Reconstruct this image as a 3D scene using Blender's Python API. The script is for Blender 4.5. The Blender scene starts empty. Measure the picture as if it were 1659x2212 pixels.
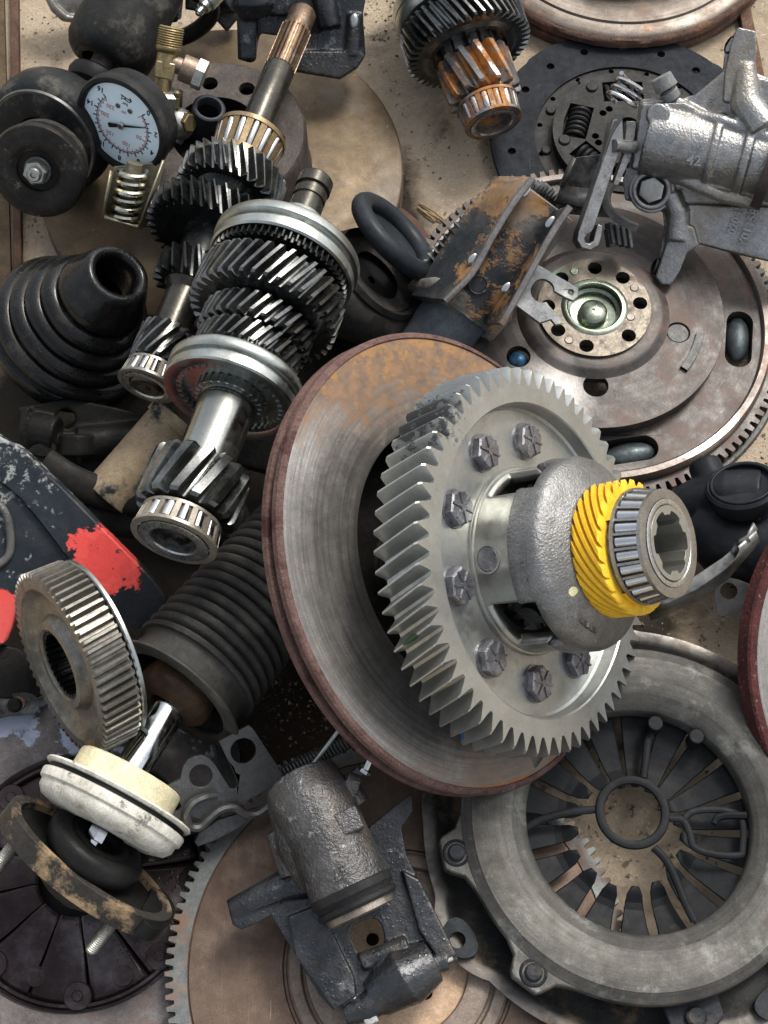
import bpy, math, random
from mathutils import Vector, Matrix, noise as mnoise
from mathutils.geometry import tessellate_polygon
random.seed(7)
rad = math.radians
sc = bpy.context.scene
COL = sc.collection

# ------------------------------------------------------------------ camera, sky, light, exposure
S = 0.000283            # metres per photograph unit (1659 x 2212 units) on the reference plane
DIST = 3357.0           # camera distance from the reference plane in the same units
TILT = rad(25)
VR = Vector((1, 0, 0))
VU = Vector((0, math.cos(TILT), math.sin(TILT)))
VT = Vector((0, -math.sin(TILT), math.cos(TILT)))
ORI = Vector((0, 0, 200 * S))
CAM = ORI + VT * DIST * S
cd = bpy.data.cameras.new('camera')
cam = bpy.data.objects.new('camera', cd)
COL.objects.link(cam)
cam.matrix_world = Matrix.Translation(CAM) @ Matrix((VR, VU, VT)).transposed().to_4x4()
cd.sensor_fit = 'VERTICAL'
cd.angle = 2 * math.atan(1106 / DIST)
cd.clip_start = 0.02
cd.clip_end = 60
sc.camera = cam

SUN_EL, SUN_AZ = rad(54), rad(36)       # azimuth measured from +Y (top of the picture) towards +X
world = bpy.data.worlds.new('World')
sc.world = world
world.use_nodes = True
wn = world.node_tree
bg = wn.nodes['Background']
sky = wn.nodes.new('ShaderNodeTexSky')
sky.sky_type = 'NISHITA'
sky.sun_disc = False
sky.sun_elevation = SUN_EL
sky.sun_rotation = SUN_AZ
sky.dust_density = 4.0
sky.air_density = 1.0
hs = wn.nodes.new('ShaderNodeHueSaturation')
hs.inputs['Saturation'].default_value = 0.4
wn.links.new(sky.outputs[0], hs.inputs['Color'])
wn.links.new(hs.outputs[0], bg.inputs['Color'])
bg.inputs['Strength'].default_value = 0.15
sl = bpy.data.lights.new('sun', 'SUN')
sun = bpy.data.objects.new('sun', sl)
COL.objects.link(sun)
sd = Vector((math.cos(SUN_EL) * math.sin(SUN_AZ), math.cos(SUN_EL) * math.cos(SUN_AZ), math.sin(SUN_EL)))
sun.rotation_euler = sd.to_track_quat('Z', 'Y').to_euler()
sl.energy = 1.3
sl.angle = rad(14)
sl.color = (1.0, 0.97, 0.92)
vs = sc.view_settings
vs.view_transform = 'Standard'
vs.look = 'None'
vs.gamma = 1
vs.use_curve_mapping = False
vs.exposure = 0.76

# ------------------------------------------------------------------ frames
def ray(x, y):
    return (VR * (x - 829.5) + VU * (1106 - y) - VT * DIST) * S

class Frame:
    def __init__(s, loc, X, Y, Z, sc_):
        s.loc, s.X, s.Y, s.Z, s.s = loc, X.normalized(), Y.normalized(), Z.normalized(), sc_
        s.M = Matrix.Translation(loc) @ Matrix((s.X, s.Y, s.Z)).transposed().to_4x4() @ Matrix.Scale(sc_, 4)
        s.rigid = Matrix.Translation(loc) @ Matrix((s.X, s.Y, s.Z)).transposed().to_4x4()
    def at(s, x, y, z=0.0):
        """local coordinates of picture point x, y on this frame's plane local z"""
        d = ray(x, y)
        p0 = s.loc + s.Z * z * s.s
        t = (p0 - CAM).dot(s.Z) / d.dot(s.Z)
        q = CAM + d * t - s.loc
        return (q.dot(s.X) / s.s, q.dot(s.Y) / s.s, z)
    def tr(s, pts, z=0.0):
        return [s.at(x, y, z)[:2] for x, y in pts]
    def shift(s, z, x=0, y=0, rz=0, scale=1.0):
        l = s.loc + (s.Z * z + s.X * x + s.Y * y) * s.s
        c, sn = math.cos(rad(rz)), math.sin(rad(rz))
        return Frame(l, s.X * c + s.Y * sn, s.Y * c - s.X * sn, s.Z, s.s * scale)

def pt(x, y, h):
    d = ray(x, y)
    t = (h * S - CAM.z) / d.z
    return CAM + d * t, S * t

def view(x, y, h, phi=0, tau=0, roll=0):
    """frame whose z axis leans tau degrees away from the line of sight, towards picture direction phi"""
    p, s = pt(x, y, h)
    T = (CAM - p).normalized()
    R = (VR - T * VR.dot(T)).normalized()
    U = T.cross(R)
    f, t = rad(phi), rad(tau)
    a = R * math.cos(f) + U * math.sin(f)
    Z = a * math.sin(t) + T * math.cos(t)
    X = a * math.cos(t) - T * math.sin(t)
    Y = Z.cross(X)
    if roll:
        c, sn = math.cos(rad(roll)), math.sin(rad(roll))
        X, Y = X * c + Y * sn, Y * c - X * sn
    return Frame(p, X, Y, Z, s)

def flat(x, y, h, roll=0, tx=0, ty=0):
    """frame lying level, z up; tx, ty tilt it a few degrees"""
    p, s = pt(x, y, h)
    m = Matrix.Rotation(rad(ty), 3, 'Y') @ Matrix.Rotation(rad(tx), 3, 'X') @ Matrix.Rotation(rad(roll), 3, 'Z')
    return Frame(p, m @ Vector((1, 0, 0)), m @ Vector((0, 1, 0)), m @ Vector((0, 0, 1)), s)

# ------------------------------------------------------------------ mesh builder
class MB:
    def __init__(s):
        s.v, s.f = [], []
    def add(s, v, f, m=None):
        o = len(s.v)
        if m is not None:
            v = [m @ Vector(p) for p in v]
        s.v += [tuple(p) for p in v]
        s.f += [tuple(i + o for i in q) for q in f]
        return s
    def lathe(s, prof, n=64, m=None, close=False, a0=0, a1=360):
        full = abs(a1 - a0) >= 360
        k = n if full else n + 1
        v, f = [], []
        for r, z in prof:
            for i in range(k):
                a = rad(a0 + (a1 - a0) * i / n)
                v.append((r * math.cos(a), r * math.sin(a), z))
        P = len(prof)
        for j in range(P if close else P - 1):
            jj = (j + 1) % P
            for i in range(n):
                ii = (i + 1) % k
                f.append((j * k + i, j * k + ii, jj * k + ii, jj * k + i))
        return s.add(v, f, m)
    def disc(s, r, z0, z1, n=40, m=None, ch=0):
        c = ch
        return s.lathe([(0.01, z1), (r - c, z1), (r, z1 - c), (r, z0 + c), (r - c, z0), (0.01, z0)], n, m)
    def box(s, x0, x1, y0, y1, z0, z1, m=None):
        v = [(x, y, z) for z in (z0, z1) for y in (y0, y1) for x in (x0, x1)]
        return s.add(v, [(0, 2, 3, 1), (4, 5, 7, 6), (0, 1, 5, 4), (2, 6, 7, 3), (0, 4, 6, 2), (1, 3, 7, 5)], m)
    def prism(s, poly, z0, z1, holes=(), m=None, taper=0):
        loops = [list(poly)] + [list(h) for h in holes]
        def area(l):
            return sum(l[i][0] * l[(i + 1) % len(l)][1] - l[(i + 1) % len(l)][0] * l[i][1] for i in range(len(l)))
        if area(loops[0]) < 0:
            loops[0].reverse()
        for h in loops[1:]:
            if area(h) > 0:
                h.reverse()
        flatl = [p for l in loops for p in l]
        n = len(flatl)
        tris = tessellate_polygon([[Vector((p[0], p[1], 0)) for p in l] for l in loops])
        v = [(p[0], p[1], z0) for p in flatl] + [(p[0], p[1], z1) for p in flatl]
        f = []
        for t in tris:
            a, b, c = (flatl[i] for i in t)
            cr = (b[0] - a[0]) * (c[1] - a[1]) - (c[0] - a[0]) * (b[1] - a[1])
            if cr < 0:
                t = (t[0], t[2], t[1])
            f.append((t[0] + n, t[1] + n, t[2] + n))
            f.append((t[0], t[2], t[1]))
        o = 0
        for l in loops:
            k = len(l)
            for i in range(k):
                j = (i + 1) % k
                f.append((o + i, o + j, o + j + n, o + i + n))
            o += k
        return s.add(v, f, m)
    def tube(s, path, r, n=10, closed=False, m=None, flat_=1.0, caps=True):
        P = [Vector(p) for p in path]
        k = len(P)
        rr = r if isinstance(r, (list, tuple)) else [r] * k
        v, f = [], []
        up = None
        for i in range(k):
            a = P[(i - 1) % k] if (closed or i > 0) else P[i]
            b = P[(i + 1) % k] if (closed or i < k - 1) else P[i]
            t = (b - a).normalized()
            if up is None:
                up = Vector((0, 0, 1)) if abs(t.z) < 0.9 else Vector((1, 0, 0))
            x = t.cross(up).normalized()
            up = x.cross(t).normalized()
            for j in range(n):
                an = 2 * math.pi * j / n
                v.append(P[i] + (x * math.cos(an) + up * math.sin(an) * flat_) * rr[i])
        for i in range(k if closed else k - 1):
            for j in range(n):
                a, b = i * n + j, i * n + (j + 1) % n
                c, d = ((i + 1) % k) * n + (j + 1) % n, ((i + 1) % k) * n + j
                f.append((a, d, c, b))
        if not closed and caps:
            f.append(tuple(range(n)))
            f.append(tuple(reversed(range((k - 1) * n, k * n))))
        return s.add(v, f, m)
    def torus(s, R, r, z=0, n=56, k=14, m=None, sy=1.0):
        prof = [(R + r * math.cos(2 * math.pi * i / k), z + r * sy * math.sin(2 * math.pi * i / k)) for i in range(k)]
        return s.lathe(prof, n, m, close=True)
    def spring(s, r, wire, pitch, turns, m=None, seg=22):
        n = int(seg * turns)
        return s.tube([(r * math.cos(2 * math.pi * i / seg), r * math.sin(2 * math.pi * i / seg), pitch * i / seg) for i in range(n + 1)], wire, 8, m=m)
    def ball(s, r, m=None, n=20, k=12, sx=1, sy=1, sz=1):
        v, f = [], []
        for j in range(k + 1):
            a = -math.pi / 2 + math.pi * j / k
            for i in range(n):
                b = 2 * math.pi * i / n
                rr = max(math.cos(a), 0.001)
                v.append((r * sx * rr * math.cos(b), r * sy * rr * math.sin(b), r * sz * math.sin(a)))
        for j in range(k):
            for i in range(n):
                f.append((j * n + i, j * n + (i + 1) % n, (j + 1) * n + (i + 1) % n, (j + 1) * n + i))
        return s.add(v, f, m)
    def hexa(s, r, z0, z1, m=None, ch=0.12, rot=0, n=6):
        poly = lambda q: [(q * math.cos(2 * math.pi * i / n + rot), q * math.sin(2 * math.pi * i / n + rot)) for i in range(n)]
        v = [(x, y, z0) for x, y in poly(r)] + [(x, y, z1 - r * ch * .6) for x, y in poly(r)] + [(x, y, z1) for x, y in poly(r * (1 - ch))]
        f = [tuple(reversed(range(n))), tuple(range(2 * n, 3 * n))]
        for k in range(2):
            for i in range(n):
                j = (i + 1) % n
                f.append((k * n + i, k * n + j, (k + 1) * n + j, (k + 1) * n + i))
        return s.add(v, f, m)
    def gear(s, r0, r1, z0, z1, n, helix=0, rin=None, tip=0.2, root=0.2, slices=7, m=None, phase=0, ch=0.0, wear=0.0, cap0=True, cap1=True):
        """toothed ring: root radius r0, tip radius r1, between z0 and z1"""
        rin = r0 * 0.9 if rin is None else rin
        pts = []
        lo, hi = root / 2, 0.5 - tip / 2
        for i in range(n):
            w = random.uniform(-wear, wear)
            for a, r in ((lo, r0), (lo + (hi - lo) * .35, r0 + (r1 - r0) * .28), (lo + (hi - lo) * .72, r0 + (r1 - r0) * .7), (hi, r1 + w),
                         (1 - hi, r1 + w), (1 - lo - (hi - lo) * .72, r0 + (r1 - r0) * .7), (1 - lo - (hi - lo) * .35, r0 + (r1 - r0) * .28), (1 - lo, r0)):
                pts.append((2 * math.pi * (i + a) / n + phase, r))
        M = len(pts)
        v, f = [], []
        tw = math.tan(rad(helix)) / r1
        zs = [z0 + (z1 - z0) * i / (slices - 1) for i in range(slices)]
        if ch:
            zs = [z0] + [z0 + ch + (z1 - z0 - 2 * ch) * i / (slices - 1) for i in range(slices)] + [z1]
        for j, z in enumerate(zs):
            end = ch and j in (0, len(zs) - 1)
            for a, r in pts:
                if end:
                    r = r0 + (r - r0) * (1 - ch / (r1 - r0))
                an = a + (z - z0) * tw
                v.append((r * math.cos(an), r * math.sin(an), z))
        L = len(zs)
        for j in range(L - 1):
            for i in range(M):
                f.append((j * M + i, j * M + (i + 1) % M, (j + 1) * M + (i + 1) % M, (j + 1) * M + i))
        for j, z, on in ((0, z0, cap0), (L - 1, z1, cap1)):
            if not on:
                continue
            o = len(v)
            for a, r in pts:
                an = a + (z - z0) * tw
                v.append((rin * math.cos(an), rin * math.sin(an), z))
            for i in range(M):
                q = (j * M + i, j * M + (i + 1) % M, o + (i + 1) % M, o + i)
                f.append(q if j else tuple(reversed(q)))
        return s.add(v, f, m)
    def sheet(s, rows, th=0.0):
        """grid surface from rows of 3-D points"""
        v = [p for r in rows for p in r]
        n = len(rows[0])
        f = [(j * n + i, j * n + i + 1, (j + 1) * n + i + 1, (j + 1) * n + i) for j in range(len(rows) - 1) for i in range(n - 1)]
        return s.add(v, f)
    def text(s, body, size, m=None, th=1.0, bold=0.0):
        c = bpy.data.curves.new('lettering', 'FONT')
        c.body = body
        c.size = size
        c.extrude = th
        c.offset = bold
        c.align_x = 'CENTER'
        c.align_y = 'CENTER'
        c.resolution_u = 3
        o = bpy.data.objects.new('lettering', c)
        me = bpy.data.meshes.new_from_object(o)
        s.add([v.co for v in me.vertices], [tuple(p.vertices) for p in me.polygons], m)
        bpy.data.objects.remove(o)
        bpy.data.curves.remove(c)
        bpy.data.meshes.remove(me)
        return s
    def rough(s, amp, scale):
        s.v = [tuple(Vector(p) + mnoise.noise_vector(Vector(p) * scale) * amp) for p in s.v]
        return s

def thing(name, fr, label, cat, group=None, kind=None):
    o = bpy.data.objects.new(name, None)
    o.empty_display_size = 0.02
    o.matrix_world = fr.rigid
    COL.objects.link(o)
    o['label'] = label
    o['category'] = cat
    if group: o['group'] = group
    if kind: o['kind'] = kind
    RIG[o.name] = fr.rigid.copy()
    return o

RIG = {}
def part(name, mb, mat, parent, fr, smooth=38, bevel=0, solid=0, voxel=0, smit=5, seg=2, label=None, off=-1):
    """mb is in local units of frame fr; stored relative to the parent thing"""
    root = parent
    while root.parent is not None:
        root = root.parent
    inv = RIG[root.name].inverted()
    m = inv @ fr.M
    me = bpy.data.meshes.new(name)
    me.from_pydata([m @ Vector(p) for p in mb.v], [], mb.f)
    me.update()
    if smooth:
        me.shade_smooth()
        me.set_sharp_from_angle(angle=rad(smooth))
    me.materials.append(mat)
    o = bpy.data.objects.new(name, me)
    COL.objects.link(o)
    o.parent = parent
    mods(o, fr.s, bevel, solid, voxel, smit, seg, off)
    if label: o['label'] = label
    return o

def mods(o, s, bevel=0, solid=0, voxel=0, smit=5, seg=2, off=-1):
    if solid:
        d = o.modifiers.new('solid', 'SOLIDIFY'); d.thickness = solid * s; d.offset = off
    if voxel:
        d = o.modifiers.new('remesh', 'REMESH'); d.mode = 'VOXEL'; d.voxel_size = voxel * s; d.use_smooth_shade = True
        d = o.modifiers.new('smooth', 'SMOOTH'); d.factor = 0.5; d.iterations = smit
    if bevel:
        d = o.modifiers.new('bevel', 'BEVEL'); d.width = bevel * s; d.segments = seg; d.limit_method = 'ANGLE'; d.angle_limit = rad(40); d.use_clamp_overlap = True

def solo(name, mb, mat, fr, label, cat, group=None, kind=None, **kw):
    """a thing that is one mesh"""
    me = bpy.data.meshes.new(name)
    me.from_pydata([Vector(p) * fr.s for p in mb.v], [], mb.f)
    me.update()
    sm = kw.pop('smooth', 38)
    if sm:
        me.shade_smooth(); me.set_sharp_from_angle(angle=rad(sm))
    me.materials.append(mat)
    o = bpy.data.objects.new(name, me)
    o.matrix_world = fr.rigid
    COL.objects.link(o)
    if label: o['label'] = label
    if cat: o['category'] = cat
    if group: o['group'] = group
    if kind: o['kind'] = kind
    mods(o, fr.s, **kw)
    return o

def TM(x=0, y=0, z=0, rx=0, ry=0, rz=0, sx=1, sy=1, sz=1):
    return Matrix.Translation((x, y, z)) @ Matrix.Rotation(rad(rz), 4, 'Z') @ Matrix.Rotation(rad(ry), 4, 'Y') @ Matrix.Rotation(rad(rx), 4, 'X') @ Matrix.Diagonal((sx, sy, sz, 1))

def circ(cx, cy, r, n=28, sy=1.0):
    return [(cx + r * math.cos(2 * math.pi * i / n), cy + r * sy * math.sin(2 * math.pi * i / n)) for i in range(n)]

def smoothpoly(p, it=2):
    for _ in range(it):
        q = []
        for i in range(len(p)):
            a, b = p[i], p[(i + 1) % len(p)]
            q.append((a[0] * .75 + b[0] * .25, a[1] * .75 + b[1] * .25))
            q.append((a[0] * .25 + b[0] * .75, a[1] * .25 + b[1] * .75))
        p = q
    return p

def curve3(p, n=8):
    """Catmull-Rom through 3-D points"""
    out = []
    P = [Vector(q) for q in p]
    for i in range(len(P) - 1):
        a, b, c, d = P[max(i - 1, 0)], P[i], P[i + 1], P[min(i + 2, len(P) - 1)]
        for k in range(n):
            t = k / n
            out.append(0.5 * ((2 * b) + (c - a) * t + (2 * a - 5 * b + 4 * c - d) * t * t + (3 * b - a - 3 * c + d) * t ** 3))
    out.append(P[-1])
    return out

# ------------------------------------------------------------------ materials
def L3(c):
    return (c[0], c[1], c[2], 1)

class NT:
    def __init__(s, name):
        s.m = bpy.data.materials.new(name)
        s.m.use_nodes = True
        s.t = s.m.node_tree
        s.b = s.t.nodes['Principled BSDF']
        tc = s.t.nodes.new('ShaderNodeTexCoord')
        s.co = tc.outputs['Object']
    def n(s, k, **kw):
        d = s.t.nodes.new(k)
        for a, b in kw.items():
            setattr(d, a, b)
        return d
    def l(s, a, b):
        s.t.links.new(a, b)
    def noise(s, scale, detail=4, rough=.6, vec=None, dist=0):
        d = s.n('ShaderNodeTexNoise')
        d.inputs['Scale'].default_value = scale
        d.inputs['Detail'].default_value = detail
        d.inputs['Roughness'].default_value = rough
        d.inputs['Distortion'].default_value = dist
        s.l(vec or s.co, d.inputs['Vector'])
        return d.outputs['Fac']
    def ramp(s, v, lo, hi, a=0.0, b=1.0):
        d = s.n('ShaderNodeMapRange')
        d.inputs['From Min'].default_value = lo
        d.inputs['From Max'].default_value = hi
        d.inputs['To Min'].default_value = a
        d.inputs['To Max'].default_value = b
        s.l(v, d.inputs['Value'])
        return d.outputs['Result']
    def math(s, op, a, b=None, c=None):
        d = s.n('ShaderNodeMath', operation=op)
        for i, x in enumerate((a, b, c)):
            if x is None: continue
            if isinstance(x, (int, float)): d.inputs[i].default_value = x
            else: s.l(x, d.inputs[i])
        return d.outputs[0]
    def mix(s, f, a, b):
        d = s.n('ShaderNodeMix', data_type='RGBA')
        for sk, x in ((d.inputs[0], f), (d.inputs[6], a), (d.inputs[7], b)):
            if isinstance(x, (int, float)): sk.default_value = x
            elif isinstance(x, tuple): sk.default_value = L3(x)
            else: s.l(x, sk)
        return d.outputs[2]
    def mixf(s, f, a, b):
        d = s.n('ShaderNodeMix', data_type='FLOAT')
        for sk, x in ((d.inputs[0], f), (d.inputs[2], a), (d.inputs[3], b)):
            if isinstance(x, (int, float)): sk.default_value = x
            else: s.l(x, sk)
        return d.outputs[0]

MATS = {}
def mat(name, c1, c2, ns=60, rough=(.3, .5), metal=1.0, bump=.15, bs=500, layers=(), rings=0, ringamt=.5, drops=0, wear=None, coarse=0, spec=.5, speck=None, coat=0, ringbump=.06, scr=0, gr=.22, grime=None):
    """bump and drops in millimetres; layers: dict(c, s, lo, hi, r, m, at=(x,y,z,R), ax=(axis, lo, hi), rr=(r0,r1))"""
    k = NT(name)
    n1 = k.noise(ns, 5, .65)
    col = k.mix(k.ramp(n1, .3, .7), c1, c2)
    n2 = k.noise(ns * 3.7, 4, .6)
    grain = k.n('ShaderNodeHueSaturation'); k.l(col, grain.inputs['Color'])
    k.l(k.math('MULTIPLY', k.ramp(k.noise(1100, 3, .7), .3, .7, 1 - gr, 1 + gr), k.ramp(k.noise(ns * 9, 4, .7), .3, .7, 1 - gr * .9, 1 + gr * .9)), grain.inputs['Value'])
    col = grain.outputs[0]
    rg = k.ramp(n2, .25, .75, rough[0], rough[1])
    mt = metal
    height = k.noise(bs, 3, .6)
    H = k.math('MULTIPLY', height, bump)
    if coarse:
        H = k.math('MULTIPLY_ADD', k.noise(bs / 5, 3, .6), coarse, H)
    sx = k.n('ShaderNodeSeparateXYZ'); k.l(k.co, sx.inputs[0])
    def radius():
        return k.math('SQRT', k.math('ADD', k.math('MULTIPLY', sx.outputs[0], sx.outputs[0]), k.math('MULTIPLY', sx.outputs[1], sx.outputs[1])))
    if rings:
        r = radius()
        cb = k.n('ShaderNodeCombineXYZ')
        k.l(k.math('MULTIPLY', r, rings), cb.inputs[0])
        k.l(k.math('MULTIPLY', sx.outputs[0], 9), cb.inputs[1])
        k.l(k.math('MULTIPLY', sx.outputs[1], 9), cb.inputs[2])
        rn = k.noise(1.0, 5, .75, vec=cb.outputs[0])
        col = k.mix(k.ramp(rn, .35, .65, ringamt, 0), col, tuple(x * .45 for x in c1))
        H = k.math('MULTIPLY_ADD', rn, ringbump, H)
    if scr:
        # fine scratches in several directions
        for j, an in enumerate((20, 75, 140)):
            mp = k.n('ShaderNodeMapping'); mp.inputs['Rotation'].default_value = (0, 0, rad(an)); mp.inputs['Scale'].default_value = (1500, 14, 14)
            k.l(k.co, mp.inputs['Vector'])
            sn = k.noise(1.0, 2, .5, vec=mp.outputs[0])
            mk = k.math('MULTIPLY', k.ramp(sn, .64, .8), k.ramp(k.noise(45 + j * 13, 2), .5, .6))
            col = k.mix(k.math('MULTIPLY', mk, scr), col, tuple(min(1, x * 2.6 + .05) for x in c2))
    if grime is None: grime = .35 if metal > .3 else 0
    if grime:
        layers = list(layers) + [dict(c=(c1[0] * .22 + .006, c1[1] * .19 + .004, c1[2] * .15 + .002), s=ns * 1.7, lo=.50, hi=.72, r=.5, m=.25, amt=grime, dist=.6)]
    for la in layers:
        nn = k.noise(la.get('s', 40), la.get('d', 6), la.get('ro', .7), dist=la.get('dist', 0))
        if 'at' in la:
            vm = k.n('ShaderNodeVectorMath', operation='DISTANCE')
            k.l(k.co, vm.inputs[0]); vm.inputs[1].default_value = la['at'][:3]
            fall = k.ramp(vm.outputs['Value'], 0, la['at'][3], 1, 0)
            nn = k.math('MULTIPLY_ADD', fall, la.get('w', 1.0), k.math('MULTIPLY', nn, la.get('nw', .6)))
        if 'ax' in la:
            ax, lo, hi = la['ax']
            v = sx.outputs[ax]
            if la.get('abs'): v = k.math('ABSOLUTE', v)
            nn = k.math('ADD', nn, k.ramp(v, lo, hi, -la.get('aw', .5), la.get('aw', .5)))
        if 'rr' in la:
            nn = k.math('ADD', nn, k.ramp(radius(), la['rr'][0], la['rr'][1], -.5, .5))
        mk = k.ramp(nn, la.get('lo', .5), la.get('hi', .6))
        if la.get('amt', 1) != 1: mk = k.math('MULTIPLY', mk, la['amt'])
        cc = la['c']
        if 'c2' in la:
            cc = k.mix(k.ramp(k.noise(la.get('s', 40) * 4, 4), .35, .65), la['c'], la['c2'])
        col = k.mix(mk, col, cc)
        rg = k.mixf(mk, rg, la.get('r', .8))
        mt = k.mixf(mk, mt, la.get('m', 0.0))
        if 'b' in la:
            H = k.math('MULTIPLY_ADD', mk, la['b'], H)
    if wear is not None:
        g = k.n('ShaderNodeNewGeometry')
        e = k.math('MULTIPLY', k.ramp(g.outputs['Pointiness'], .52, .60), k.ramp(k.noise(ns * 2, 4), .35, .6))
        col = k.mix(e, col, wear)
        rg = k.mixf(e, rg, .35)
    if speck:
        vo = k.n('ShaderNodeTexVoronoi'); vo.inputs['Scale'].default_value = speck[1]
        k.l(k.co, vo.inputs['Vector'])
        mk = k.math('MULTIPLY', k.ramp(vo.outputs['Distance'], speck[2] * .7, speck[2], 1, 0), k.ramp(k.noise(speck[1] * .23, 2), .5, .56))
        col = k.mix(mk, col, speck[0])
    if drops:
        for q, (sc_, dd) in enumerate(((330, .36), (620, .34))):
            vo = k.n('ShaderNodeTexVoronoi'); vo.inputs['Scale'].default_value = sc_
            k.l(k.co, vo.inputs['Vector'])
            dm = k.ramp(vo.outputs['Distance'], 0, dd, 1, 0)
            dome = k.math('SQRT', k.math('MAXIMUM', dm, 0.0))
            msk = k.ramp(k.noise(sc_ * .2, 2), .5, .54)
            H = k.math('MULTIPLY_ADD', k.math('MULTIPLY', dome, msk), drops * (1 - q * .5), H)
            isd = k.math('MULTIPLY', k.math('GREATER_THAN', dm, .02), msk)
            rg = k.mixf(isd, rg, .06)
    bp = k.n('ShaderNodeBump')
    bp.inputs['Strength'].default_value = 1.0
    bp.inputs['Distance'].default_value = 0.001
    k.l(H, bp.inputs['Height'])
    k.l(bp.outputs[0], k.b.inputs['Normal'])
    k.l(col, k.b.inputs['Base Color'])
    k.l(rg, k.b.inputs['Roughness'])
    if isinstance(mt, (int, float)): k.b.inputs['Metallic'].default_value = mt
    else: k.l(mt, k.b.inputs['Metallic'])
    k.b.inputs['Specular IOR Level'].default_value = spec if (metal > .5 or spec != .5) else .12
    k.b.inputs['Coat Weight'].default_value = coat
    k.b.inputs['Coat Roughness'].default_value = .12
    MATS[name] = k.m
    return k.m
# base colours
RUST = (.26, .105, .035); RUSTD = (.09, .035, .022); RUSTO = (.42, .15, .035); DIRT = (.27, .19, .11)
m_diff = mat('gear_steel', (.40, .41, .39), (.52, .53, .50), 50, (.34, .52), .85, .02, 900, gr=.08, layers=[dict(c=(.16, .15, .13), s=26, lo=.6, hi=.75, r=.6, m=.5, amt=.55)], scr=.3)
m_case = mat('cast_case', (.20, .20, .19), (.29, .29, .28), 60, (.4, .55), .75, .22, 700, coarse=.15, layers=[dict(c=(.42, .42, .40), s=90, lo=.6, hi=.7, r=.35, m=.9, amt=.5)])
m_case2 = mat('machined_case', (.34, .34, .31), (.44, .44, .40), 40, (.30, .44), .88, .02, 900, gr=.07, layers=[dict(c=(.12, .11, .09), s=50, lo=.6, hi=.75, r=.6, m=.4, amt=.6)])
m_bolt = mat('bolt_steel', (.13, .13, .14), (.28, .28, .30), 120, (.22, .42), .85, .08, 900, layers=[dict(c=(.4, .4, .41), s=170, lo=.56, hi=.66, r=.25, m=.9, amt=.7)])
m_yel = mat('yellow_plastic', (.70, .40, .022), (.80, .50, .045), 50, (.28, .45), 0, .12, 500, gr=.12, layers=[dict(c=(.30, .17, .03), s=34, lo=.54, hi=.75, r=.4, amt=.5),dict(c=(.35, .19, .03), s=60, lo=.66, hi=.72, r=.6, amt=.7), dict(c=(.85, .7, .3), s=45, lo=.68, hi=.75, r=.5, amt=.5)])
m_brg = mat('bearing_steel', (.42, .42, .40), (.55, .55, .53), 120, (.2, .38), .95, .02, 900, layers=[dict(c=(.14, .10, .07), s=110, lo=.58, hi=.7, r=.5, m=.4, amt=.55)])
m_cage = mat('bearing_cage', (.20, .19, .17), (.32, .30, .26), 120, (.3, .5), .8, .05, 900, layers=[dict(c=(.11, .06, .035), s=70, lo=.5, hi=.65, r=.6, m=.2, amt=.6)])
m_roll = mat('roller_steel', (.5, .5, .5), (.62, .62, .62), 90, (.12, .24), 1, .01, 900, gr=.04, grime=.15)
m_ggear = mat('oily_gear_steel', (.07, .073, .07), (.22, .225, .215), 55, (.13, .28), .95, .03, 600, layers=[dict(c=(.03, .03, .028), s=38, lo=.55, hi=.7, r=.2, m=.5, amt=.7)])
m_sync = mat('synchro_steel', (.30, .32, .30), (.46, .48, .45), 45, (.27, .42), 1, .02, 600, gr=.08, layers=[dict(c=(.10, .11, .10), s=40, lo=.56, hi=.68, r=.3, m=.7, amt=.6), dict(c=(.2, .12, .07), s=120, lo=.68, hi=.72, r=.6, amt=.6)])
m_shaft = mat('smooth_shaft_steel', (.22, .225, .20), (.36, .37, .34), 26, (.14, .26), 1, .02, 500, gr=.06, layers=[dict(c=(.09, .09, .075), s=30, lo=.55, hi=.7, r=.3, m=.8, amt=.6)])
m_dgear = mat('blackened_oily_gear', (.010, .011, .011), (.028, .03, .029), 50, (.16, .34), .7, .05, 500, layers=[dict(c=(.22, .22, .21), s=160, lo=.62, hi=.7, r=.25, m=.9, amt=.5)])
m_dshaft = mat('dark_oiled_shaft', (.035, .032, .026), (.075, .07, .058), 50, (.2, .36), .8, .05, 500)
m_rshaft = mat('rust_brown_shaft', (.09, .055, .035), (.20, .14, .09), 90, (.25, .5), .8, .2, 500, layers=[dict(c=(.35, .33, .28), s=80, lo=.58, hi=.68, r=.3, m=.9, amt=.6)])
m_black = mat('black_rubber', (.006, .0065, .007), (.014, .014, .014), 60, (.35, .6), 0, .08, 400, spec=.16)
m_rubwet = mat('wet_black_rubber', (.003, .0035, .0035), (.009, .009, .009), 60, (.25, .55), 0, .3, 420, drops=.3, coarse=.7, spec=.12, coat=.3, layers=[dict(c=(.06, .055, .045), s=30, lo=.56, hi=.74, r=.7, amt=.5)])
m_rubdust = mat('dusty_rubber', (.018, .017, .016), (.05, .046, .04), 40, (.5, .75), 0, .12, 300, layers=[dict(c=(.22, .19, .14), s=34, lo=.56, hi=.72, r=.85, amt=.6)])
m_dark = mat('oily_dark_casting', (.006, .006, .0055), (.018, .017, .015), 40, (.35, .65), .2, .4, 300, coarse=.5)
m_dark2 = mat('dark_steel', (.014, .014, .014), (.042, .041, .039), 60, (.35, .6), .5, .15, 400, wear=(.25, .25, .24))
m_blue = mat('blue_paint_chips', (.02, .1, .3), (.04, .18, .4), 90, (.4, .5), 0)

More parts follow.
